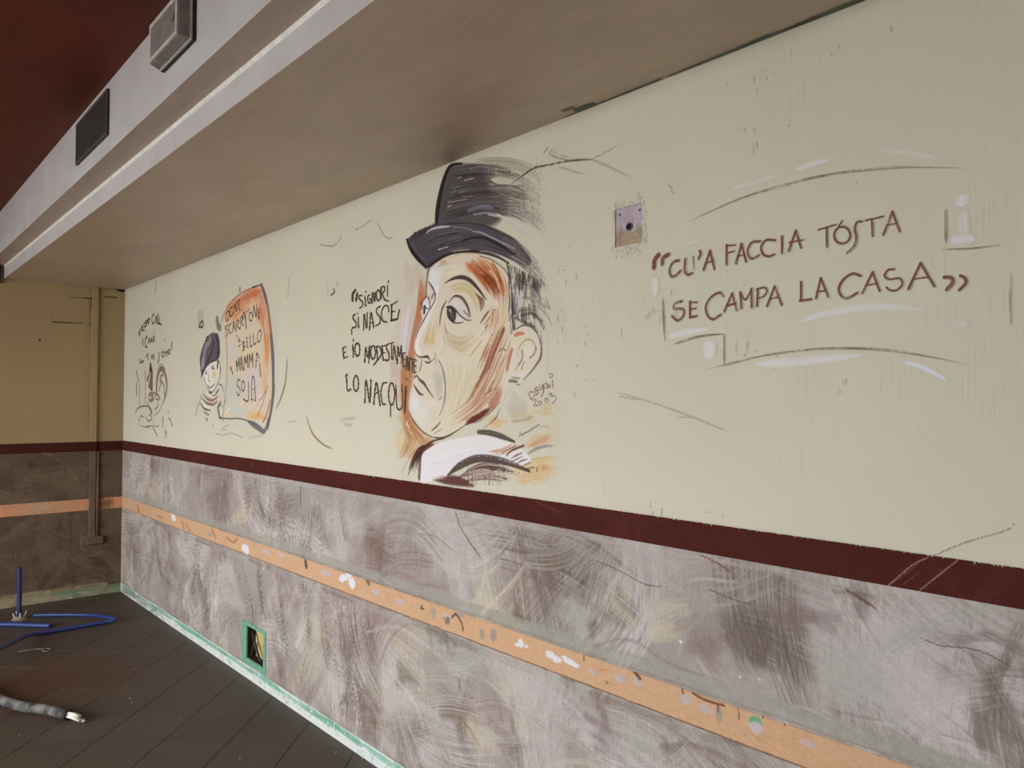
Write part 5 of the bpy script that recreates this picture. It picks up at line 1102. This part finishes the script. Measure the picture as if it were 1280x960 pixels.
for pts, w, c in [([(455, 500), (465, 420), (490, 370)], 5, (132, 126, 132)), ([(530, 350), (538, 400), (535, 460)], 4, (58, 50, 54)), ([(470, 500), (500, 440), (510, 380)], 3, (66, 58, 62)), ([(442, 575), (452, 550), (485, 500), (530, 480)], 2, (50, 44, 46)), ([(448, 520), (452, 480)], 2.5, (150, 146, 156)), ([(440, 470), (452, 410), (482, 350)], 1, (60, 54, 56))]:
    bc.stroke(Z(*q4, pts), w, c, op=.85, dry=.22)
bc.loop(*Z(*q4, [(477, 365)])[0], 1.6, 2.6, 1.2, (60, 54, 56), op=.9)
bc.part('face')
bc.fill(Z(*q4, [(455, 565), (470, 525), (495, 500), (530, 485), (545, 500), (542, 560), (525, 620), (508, 650), (490, 655), (472, 620)]), (206, 200, 190), op=1, soft=1.2)
bc.blot(*Z(*q4, [(516, 560)])[0], 4, 9, (200, 168, 108), op=.8); bc.blot(*Z(*q4, [(474, 605)])[0], 3, 8, (206, 210, 214), op=.7)
for pts, w, c in [([(530, 480), (545, 500), (545, 560), (525, 625), (500, 655), (478, 630), (458, 575)], 1.1, (96, 86, 80)), ([(466, 550), (474, 555)], 2.4, (70, 60, 58)), ([(502, 522), (514, 528)], 2.8, (64, 56, 54)), ([(464, 540), (476, 540)], 1, (90, 80, 76)), ([(498, 512), (518, 514)], 1.1, (80, 70, 66)), ([(484, 560), (482, 590), (492, 596)], 1, (140, 126, 112)), ([(480, 618), (494, 632), (518, 610)], 1.7, (70, 56, 54)), ([(535, 490), (532, 520)], 2.4, (64, 54, 54)), ([(545, 520), (552, 530), (545, 550)], 1.2, (110, 96, 86))]:
    bc.stroke(Z(*q4, pts), w, c, op=.9)
bc.part('shirt')
for pts, w, c in [([(455, 665), (475, 690), (505, 700), (535, 680)], [2, 4, 4, 2], (136, 92, 80)), ([(485, 655), (515, 670), (540, 640)], [2, 3.4, 2], (78, 62, 60)), ([(470, 655), (490, 672), (520, 662)], 2.4, (210, 204, 196)), ([(450, 690), (475, 715), (510, 722), (530, 705)], [2, 3.6, 3.6, 2], (112, 76, 68)), ([(440, 700), (470, 735), (510, 740)], [3, 4, 2], (206, 200, 190)), ([(440, 715), (460, 745), (495, 755)], [2, 3, 1.4], (86, 66, 62)), ([(460, 765), (485, 780)], 3, (150, 104, 88)), ([(470, 800), (478, 808)], 3.4, (150, 96, 80)), ([(540, 610), (558, 622), (565, 650)], 1.4, (96, 86, 80)), ([(440, 690), (425, 730), (415, 780)], 1.3, (130, 118, 106)), ([(445, 680), (430, 720)], 2.4, (160, 152, 140)), ([(505, 835), (510, 840)], 2, (160, 140, 120))]:
    bc.stroke(Z(*q4, pts), w, c, op=.88, dry=.12)
bc.part('hand')
for pts, w, c in [([(548, 715), (535, 745), (545, 790)], 3, (70, 62, 62)), ([(550, 720), (558, 735), (545, 750)], 1.5, (110, 100, 92)), ([(552, 745), (550, 775)], 2.6, (208, 202, 192)), ([(545, 800), (580, 815)], 1.6, (110, 100, 96)), ([(560, 850), (595, 835)], 1.3, (140, 130, 116)), ([(520, 882), (560, 890), (600, 880), (640, 890), (668, 905)], 1.3, (136, 122, 108)), ([(545, 862), (580, 858)], 1.2, (150, 140, 124)), ([(570, 810), (620, 830), (690, 850)], 4, (186, 184, 174)), ([(700, 905), (780, 890)], 4, (176, 170, 154))]:
    bc.stroke(Z(*q4, pts), w, c, op=.8, dry=.15)
bc.part('lettering')
qa, qb = ((240, 350), 9.6), ((240, 440), 8.0); IK = (56, 46, 42)
for pts in [ell(428, 430, 20, 60, rot=.2), [(490, 320), (458, 350), (462, 430), (490, 410), (484, 380)], [(508, 410), (512, 290), (538, 375), (540, 265)], [(560, 245), (568, 360)], [(560, 250), (580, 238)], [(562, 300), (580, 292)], [(568, 360), (588, 350)],
            [(432, 540), (405, 575), (436, 620), (410, 690)], [(470, 525), (445, 560), (458, 640), (472, 625)], [(488, 620), (502, 500), (520, 600)], [(494, 570), (516, 560)], [(530, 615), (536, 490), (566, 495), (545, 545), (576, 590)], [(580, 580), (590, 450), (616, 455), (596, 505), (620, 550)], [(606, 470), (624, 385), (655, 575)], [(645, 385), (692, 350)], [(640, 420), (652, 575)], ell(706, 440, 20, 52), [(738, 435), (742, 310), (770, 440), (776, 290)], [(796, 350), (800, 462)], [(796, 352), (812, 345)], [(798, 400), (810, 395)], [(800, 460), (816, 452)],
            [(530, 665), (552, 680)], [(556, 715), (570, 705), (564, 740), (584, 730)], [(556, 805), (584, 770)], [(612, 750), (622, 850)], [(606, 748), (632, 740), (618, 790), (640, 800), (606, 850)], [(655, 690), (664, 810)], [(655, 695), (676, 688)], [(660, 750), (676, 744)], [(664, 810), (684, 800)], [(696, 665), (704, 795), (724, 785)], [(736, 650), (744, 770), (770, 755)], ell(808, 675, 22, 72, rot=.15)]:
    bc.stroke(Z(*qa, pts), 1.3, IK, op=.95, soft=.5)
for pts in [[(392, 150), (398, 185), (410, 220)], [(382, 170), (392, 150)], [(455, 190), (442, 90), (462, 140), (470, 60), (480, 175)], [(490, 180), (492, 50), (512, 175)], [(484, 120), (506, 115)], [(520, 180), (528, 50), (542, 110), (556, 30), (558, 150)], [(572, 150), (576, 25), (594, 90), (606, 15), (610, 150)], [(640, 155), (648, 15), (672, 60)], [(636, 90), (664, 85)], [(676, 110), (688, 245)], [(650, 20), (640, 20)],
            [(482, 285), (462, 275), (452, 330), (480, 370), (478, 420), (462, 435), (450, 400)], ell(512, 340, 16, 50), [(566, 300), (566, 470), (545, 490), (516, 470)], [(558, 250), (562, 256)], [(596, 485), (600, 275), (622, 265), (636, 485)], [(600, 375), (630, 370)], [(590, 470), (640, 488)]]:
    bc.stroke(Z(*qb, pts), 1.35, IK, op=.95, soft=.5)
bc.build(by, m_mural, off=0.0007)

# ------------------------------------------------------------------ mural: cockerel sketch in the corner
hn = empty('cockerel_mural', (0.6, 0.0, 1.3)); tag(hn, 'brown line sketch of two cockerels with lettering near the room corner', 'mural')
hc = Canvas(np.arange(0.08, 1.30, 0.0055), np.arange(1.25, 2.28, 0.0034), 'wall')
q8 = ((150, 440), 8.0); HB = (104, 78, 72)
hc.part('tail_feathers')
hc.fill(Z(*q8, [(302, 125), (326, 170), (328, 260), (326, 390), (300, 372), (284, 345), (298, 270), (288, 210)]), (100, 74, 72), op=.92, soft=1)
hc.stroke(Z(*q8, [(306, 130), (310, 170)]), 3, (54, 42, 40), op=.9); hc.stroke(Z(*q8, [(276, 280), (284, 245)]), 2.4, (60, 46, 44), op=.9); hc.stroke(Z(*q8, [(300, 220), (296, 260)]), 2, (190, 180, 164), op=.7)
hc.stroke(Z(*q8, [(366, 390), (370, 290), (385, 210), (412, 168), (445, 200), (466, 290), (468, 370), (455, 440), (430, 510)]), [3, 3.4, 3.6, 3.4, 3.4, 3, 2.4, 2, 1], (112, 86, 82), op=.9, dry=.15)
for pts, w in [([(370, 185), (390, 140), (420, 125), (455, 170)], 1), ([(385, 170), (412, 145), (440, 165)], 1), ([(392, 390), (405, 330), (420, 300), (440, 340), (446, 430)], 1.5), ([(400, 290), (410, 240), (430, 230)], 2), ([(405, 270), (412, 285)], 2.4)]: hc.stroke(Z(*q8, pts), w, HB, op=.8)
hc.part('body')
for pts, w in [(ell(312, 445, 26, 38), 1.8), ([(290, 480), (315, 500), (342, 465)], 1.6), ([(336, 400), (352, 412), (378, 432), (400, 470)], 2.2), (ell(372, 450, 20, 26), 1.4), ([(300, 430), (326, 440), (318, 466)], 2.4), ([(276, 500), (296, 560), (320, 600), (312, 650)], 1.6), ([(155, 612), (178, 566), (230, 540), (285, 548), (316, 590), (290, 640)], 2), ([(196, 665), (214, 640), (238, 650)], 1.6), ([(258, 650), (284, 690), (322, 668)], 2), ([(180, 690), (196, 680)], 1.6), ([(205, 735), (255, 752), (325, 735)], 1.5), ([(260, 742), (300, 748)], 2.2), ([(325, 738), (350, 790), (372, 832)], 1.6), ([(385, 470), (378, 540), (350, 575)], 1.2), ([(430, 500), (400, 580), (340, 640)], 1), ([(340, 690), (350, 740), (390, 740)], .9), ([(430, 660), (430, 742)], 1.4), ([(488, 660), (508, 690), (526, 742)], 1.6), ([(484, 600), (490, 604)], 2.4), ([(456, 790), (462, 822)], 2), ([(450, 855), (462, 850)], 2), ([(162, 185), (176, 250), (190, 300)], 1.4), ([(166, 320), (168, 430)], 1.4), ([(195, 330), (196, 520)], .9), ([(250, 190), (256, 350), (256, 510)], 1)]:
    hc.stroke(Z(*q8, pts), w, HB, op=.85, soft=.5)
hc.part('lettering')
q9 = ((150, 360), 9.6)
for pts in [[(226, 540), (238, 570), (234, 520)], [(228, 520), (256, 488)], [(258, 525), (256, 475), (276, 465), (268, 500), (292, 510)], ell(300, 440, 13, 26), [(316, 455), (312, 400), (334, 395), (320, 430)], [(342, 435), (336, 380), (358, 370), (346, 410)], [(410, 312), (388, 340), (384, 395), (398, 430), (412, 405)], [(424, 420), (436, 340), (446, 420)], [(456, 310), (456, 415), (474, 425)], [(472, 350), (476, 425), (496, 438)],
            [(272, 620), (276, 680)], [(330, 580), (304, 620), (306, 705), (326, 705)], [(340, 660), (352, 610), (362, 655)], [(368, 650), (374, 605), (386, 645)], [(396, 645), (404, 580), (416, 640)], [(412, 530), (420, 540)], [(536, 616), (544, 624)],
            [(234, 850), (244, 905), (262, 870), (268, 895), (286, 870)], [(312, 830), (330, 800), (344, 860)], [(342, 772), (348, 778)], [(378, 810), (386, 850), (402, 800), (414, 855)], [(468, 780), (470, 850), (456, 900)], ell(514, 795, 15, 30), [(542, 760), (552, 815)], [(548, 785), (568, 760), (574, 808)], ell(592, 765, 12, 26), [(622, 655), (618, 715)], [(614, 735), (618, 740)]]:
    hc.stroke(Z(*q9, pts), 1.4, (72, 60, 52), op=.95, soft=.5)
hc.build(hn, m_mural, off=0.0007)

# ------------------------------------------------------------------ lettering beside the portrait
i1 = empty('wall_inscription', (4.0, 0.0, 1.55)); tag(i1, 'dark narrow hand-lettered inscription left of the painted face', 'inscription')
c3, c4 = ((425, 350), 10.67), ((420, 420), 8.727); INK = (70, 60, 50)
T3 = [('quotation_mark', [([(205, 140), (172, 190), (170, 270)], 2.2), ([(232, 185), (216, 270)], 2)]), ('letter', [[(300, 212), (268, 205), (252, 240), (298, 290), (305, 340), (262, 382)]]), ('letter', [[(335, 220), (345, 345)], [(345, 152), (347, 160)]]), ('letter', [[(398, 200), (372, 225), (380, 300), (410, 300), (416, 258), (396, 258)]]), ('letter', [[(432, 305), (436, 175), (464, 285), (466, 165)]]), ('letter', [ell(514, 205, 26, 70)]), ('letter', [[(556, 245), (550, 100)], [(548, 102), (592, 88), (600, 140), (562, 182)], [(566, 182), (600, 260), (650, 285)]]), ('letter', [[(636, 78), (636, 205)], [(650, 15), (646, 26)]]),
      ('letter', [[(208, 450), (172, 500), (216, 570), (208, 628), (166, 642), (160, 725)]]), ('letter', [[(245, 500), (250, 635)], [(240, 445), (243, 452)]]), ('letter', [[(320, 665), (326, 460), (358, 640), (366, 440)]]), ('letter', [[(395, 665), (416, 440), (456, 640)], [(402, 580), (446, 560)]]), ('letter', [[(542, 350), (496, 380), (492, 440), (540, 510), (530, 580), (480, 610)]]), ('letter', [[(652, 420), (640, 350), (592, 350), (556, 430), (570, 540), (632, 562)]]), ('letter', [[(690, 330), (690, 540)], [(680, 340), (770, 285)], [(692, 430), (736, 412)], ([(682, 540), (765, 520), (776, 480), (795, 405)], 1.7)])]
for n_, st in T3: glyph(i1, n_, st, *c3, 1.15, INK, m_paint, .0012, under=(96, 84, 72), thr=.4)
T4 = [('letter', [[(76, 130), (86, 240)], [(76, 135), (110, 116)], [(82, 185), (106, 176)], [(86, 240), (130, 226)]]), ('letter', [[(185, 100), (190, 225)], [(190, 42), (192, 50)]]), ('letter', [ell(235, 148, 28, 70)]), ('letter', [[(314, 285), (326, 125), (345, 230), (370, 110), (360, 290)]]), ('letter', [ell(406, 180, 26, 72)]), ('letter', [[(446, 115), (455, 260)], [(440, 115), (480, 122), (494, 200), (455, 265), (412, 315)]]), ('letter', [[(505, 110), (515, 265)], [(500, 116), (540, 102)], [(510, 186), (535, 180)], [(515, 266), (546, 256)]]), ('letter', [[(575, 85), (548, 122), (580, 200), (575, 258), (545, 272)]]), ('letter', [[(580, 86), (635, 70)], [(608, 80), (610, 250)]]), ('letter', [[(622, 255), (636, 110), (660, 260)], [(626, 192), (650, 186)]]), ('letter', [[(670, 300), (680, 115), (696, 220), (715, 110), (715, 300)]]),
      ('letter', [[(730, 190), (736, 335)], [(730, 190), (760, 185)], [(735, 262), (756, 256)], [(736, 336), (770, 325)]]), ('letter', [[(772, 372), (776, 222), (800, 380), (806, 240)]]), ('letter', [[(800, 244), (870, 258)], [(836, 252), (834, 398)]]), ('letter', [[(850, 275), (856, 400)], [(850, 276), (880, 270)], [(854, 335), (872, 330)], [(856, 400), (882, 392)]]),
      ('letter', [[(116, 425), (126, 588), (164, 580)], [(105, 436), (130, 421)]]), ('letter', [ell(220, 518, 28, 84)]), ('letter', [[(316, 720), (330, 482), (370, 722), (382, 488)], ([(316, 718), (318, 724)], 1.8), ([(380, 484), (384, 490)], 1.8)]), ('letter', [[(414, 735), (442, 508), (482, 752)], [(422, 640), (474, 596)], ([(414, 733), (417, 740)], 1.8), ([(480, 750), (484, 755)], 1.8)]), ('letter', [[(556, 508), (514, 520), (492, 620), (508, 735), (542, 745)]]), ('letter', [ell(608, 632, 33, 120), [(596, 760), (596, 870)]]), ('letter', [[(656, 540), (664, 760), (698, 802), (728, 740), (722, 530)]]), ('letter', [([(766, 560), (752, 822)], 2), ([(768, 470), (776, 474)], 1.6)])]
for n_, st in T4: glyph(i1, n_, st, *c4, 1.2, INK if st[0][0][0] not in (0,) else INK, m_paint, .0012, under=(96, 84, 72), thr=.4)

# ------------------------------------------------------------------ lettering on the right
i2 = empty('wall_inscription', (5.8, 0.0, 1.6)); tag(i2, 'red-brown hand-painted two-line inscription with brushed frame strokes right of the portrait', 'inscription')
c5, c6, c7 = ((800, 300), 6.856), ((970, 250), 6.856), ((1040, 320), 5.333); RB = (108, 66, 57)
R5 = [('quotation_mark', [([(162, 130), (128, 172), (122, 235)], 1.7), ([(245, 126), (200, 155), (194, 205)], 1.5)]), ('letter', [[(336, 176), (288, 190), (256, 250), (264, 302), (296, 314), (350, 266)]]), ('letter', [[(390, 165), (386, 262), (412, 298), (450, 284)], ([(460, 140), (462, 250)], .45)]), ('apostrophe', [[(514, 95), (522, 118), (505, 160)]]), ('letter', [[(602, 95), (548, 255)], [(602, 95), (640, 248)], ([(562, 202), (630, 176)], .7)]), ('letter', [[(746, 45), (746, 208)], ([(742, 50), (816, 45)], .8), ([(746, 115), (812, 95)], .7)]), ('letter', [[(872, 40), (825, 200)], [(870, 35), (912, 185)], ([(850, 138), (902, 126)], .7)]), ('letter', [[(1032, 12), (962, 22), (926, 85), (936, 140), (968, 160), (1022, 132)]]), ('letter', [[(1160, 4), (1085, 2), (1040, 60), (1060, 124), (1110, 140), (1152, 125)]]),
      ('letter', [[(362, 525), (302, 545), (298, 590), (368, 592), (378, 640), (328, 690), (276, 652)]]), ('letter', [[(432, 530), (432, 664)], ([(430, 535), (492, 535)], .8), ([(432, 596), (482, 586)], .8), [(432, 664), (486, 652)]]), ('letter', [[(715, 482), (688, 450), (612, 490), (566, 570), (584, 650), (630, 680), (692, 642)]]), ('letter', [[(792, 460), (726, 610)], [(792, 460), (832, 600)], [(748, 562), (822, 546)]]), ('letter', [[(862, 450), (872, 584)], ([(862, 450), (905, 512), (958, 425)], .8), [(958, 420), (960, 575)]]), ('letter', [[(1012, 420), (1006, 565)], ([(1004, 422), (1070, 408), (1090, 440), (1060, 485), (1010, 500)], .8)]), ('letter', [[(1156, 400), (1092, 565)], [(1156, 400), (1216, 555)], ([(1116, 506), (1182, 492)], .7)])]
R6 = [('letter', [[(52, 315), (56, 455)]]), ('letter', [[(172, 265), (112, 435)], [(172, 265), (216, 410)], ([(115, 366), (240, 342)], .8)]), ('letter', [([(365, 256), (515, 212)], .8), [(436, 236), (438, 402)]]), ('letter', [ell(570, 302, 70, 72, rot=.2), ([(540, 222), (570, 180)], .7)]), ('letter', [[(736, 185), (695, 192), (678, 250), (692, 330), (668, 400), (612, 455)]]), ('letter', [([(770, 176), (920, 142)], .8), [(826, 168), (830, 310)]]), ('letter', [[(1000, 100), (922, 298)], [(1000, 100), (1062, 270)], ([(950, 216), (1030, 202)], .7)]),
      ('letter', [[(216, 705), (216, 860)], [(205, 864), (305, 852)]]), ('letter', [[(386, 670), (346, 840)], [(386, 670), (450, 830)], ([(352, 786), (432, 776)], .8)]), ('letter', [([(725, 650), (660, 632), (582, 680), (540, 760), (562, 820), (612, 842), (700, 796)], 1.1)]), ('letter', [[(830, 620), (742, 800)], [(830, 620), (890, 780)], ([(772, 732), (872, 716)], .8)]), ('letter', [([(1015, 595), (962, 600), (932, 650), (975, 680), (1060, 672), (1085, 720), (1040, 772), (985, 776), (950, 750)], .9)])]
R7 = [('letter', [([(592, 48), (512, 220)], 1.1), ([(592, 48), (684, 202)], 1.1), ([(540, 156), (642, 142)], .7)]), ('quotation_mark', [([(752, 142), (796, 146), (806, 176), (768, 224)], 1.6), ([(858, 132), (888, 148), (892, 182), (852, 226)], 1.3)])]
for zz, RR in ((c5, R5), (c6, R6), (c7, R7)):
    for n_, st in RR: glyph(i2, n_, st, *zz, 3.9, RB, m_mural, .0013, step=.8, dry=.22, soft=.35, op=.97)
c1 = ((740, 180), 2.37); FB = (112, 88, 76); FW = (204, 202, 205)
for fk, (pts, w, c, dr, o_) in enumerate([([(275, 235), (420, 170), (540, 130), (700, 92), (900, 70), (1120, 72)], [1, 2.6, 4, 3.4, 3, 2], FB, .33, .85), ([(600, 78), (650, 60), (712, 45)], [4, 7, 3], FW, .12, .85), ([(410, 135), (560, 90)], 4, FW, .42, .6), ([(840, 20), (940, 25), (1040, 48)], 6, FW, .44, .5), ([(210, 455), (213, 520), (216, 582)], [1.6, 3, 1.2], FB, .1, .9), ([(240, 595), (300, 575), (350, 566), (410, 562)], [2.5, 3.5, 2.6, 1], FB, .15, .9), ([(392, 560), (392, 655)], [1.6, 2.4], FB, .15, .85), ([(333, 670), (420, 648), (520, 625), (700, 606), (900, 614), (1140, 658)], [2.6, 3, 3, 3.4, 3, 1.2], FB, .26, .85),
                          ([(222, 572), (290, 556), (352, 548)], [6, 9, 5], FW, .2, .8), ([(348, 582), (345, 640)], [14, 13], FW, .22, .8), ([(478, 652), (560, 648), (650, 642), (820, 622)], [8, 11, 9, 4], FW, .22, .8), ([(915, 642), (980, 662), (1062, 705)], [3, 7, 3], (202, 206, 216), .1, .9), ([(600, 532), (700, 500), (850, 482), (1010, 494)], [6, 8, 8, 4], FW, .38, .75), ([(186, 395), (189, 452)], [7, 6], FW, .16, .85), ([(1047, 190), (1049, 295)], [2.5, 4], FB, .2, .9), ([(1040, 312), (1120, 310), (1222, 298)], [2, 2.4, 1], FB, .15, .85), ([(1096, 150), (1096, 188)], [15, 14], FW, .10, .95), ([(1098, 195), (1100, 275)], [10, 14], FW, .42, .7), ([(1062, 284), (1140, 280)], [12, 9], FW, .18, .85), ([(1240, 378), (1241, 460), (1240, 552)], [1.2, 4, 1.2], FB, .32, .85), ([(1060, 530), (1120, 535)], 8, FW, .5, .5), ([(280, 300), (330, 280)], 5, FW, .48, .4)]):
    P_ = Z(*c1, pts); u_ = [p[0] for p in P_]; v_ = [p[1] for p in P_]
    mx = max(w) if hasattr(w, '__len__') else w
    a = on_wall(min(u_) - mx * 1.4, 400)[0]; b_ = on_wall(max(u_) + mx * 1.4, 400)[0]
    zz = [on_wall(u, v)[2] for u, v in P_]; mp = .0026 * mx + .006
    c_ = Canvas(np.arange(a, b_, .0017), np.arange(min(zz) - mp, max(zz) + mp, .0014), 'wall')
    w = np.atleast_1d(np.asarray(w, float)) * (1.5 if c[0] > 190 else 1.25)
    c_.stroke(P_, w, c, op=o_, dry=(dr * .75 + .04) if c[0] > 190 else dr + .1, nb=max(3, mx * .6), soft=.85 if c[0] > 190 else .5, hard=.24, taper=(.12, .2))
    q_ = c_.build(i2, m_mural, name='frame_stroke', off=.00095 + .00004 * (fk % 8))
    for x_ in q_: x_['label'] = 'white dry brush stroke' if c[0] > 190 else 'brown dry brush line'
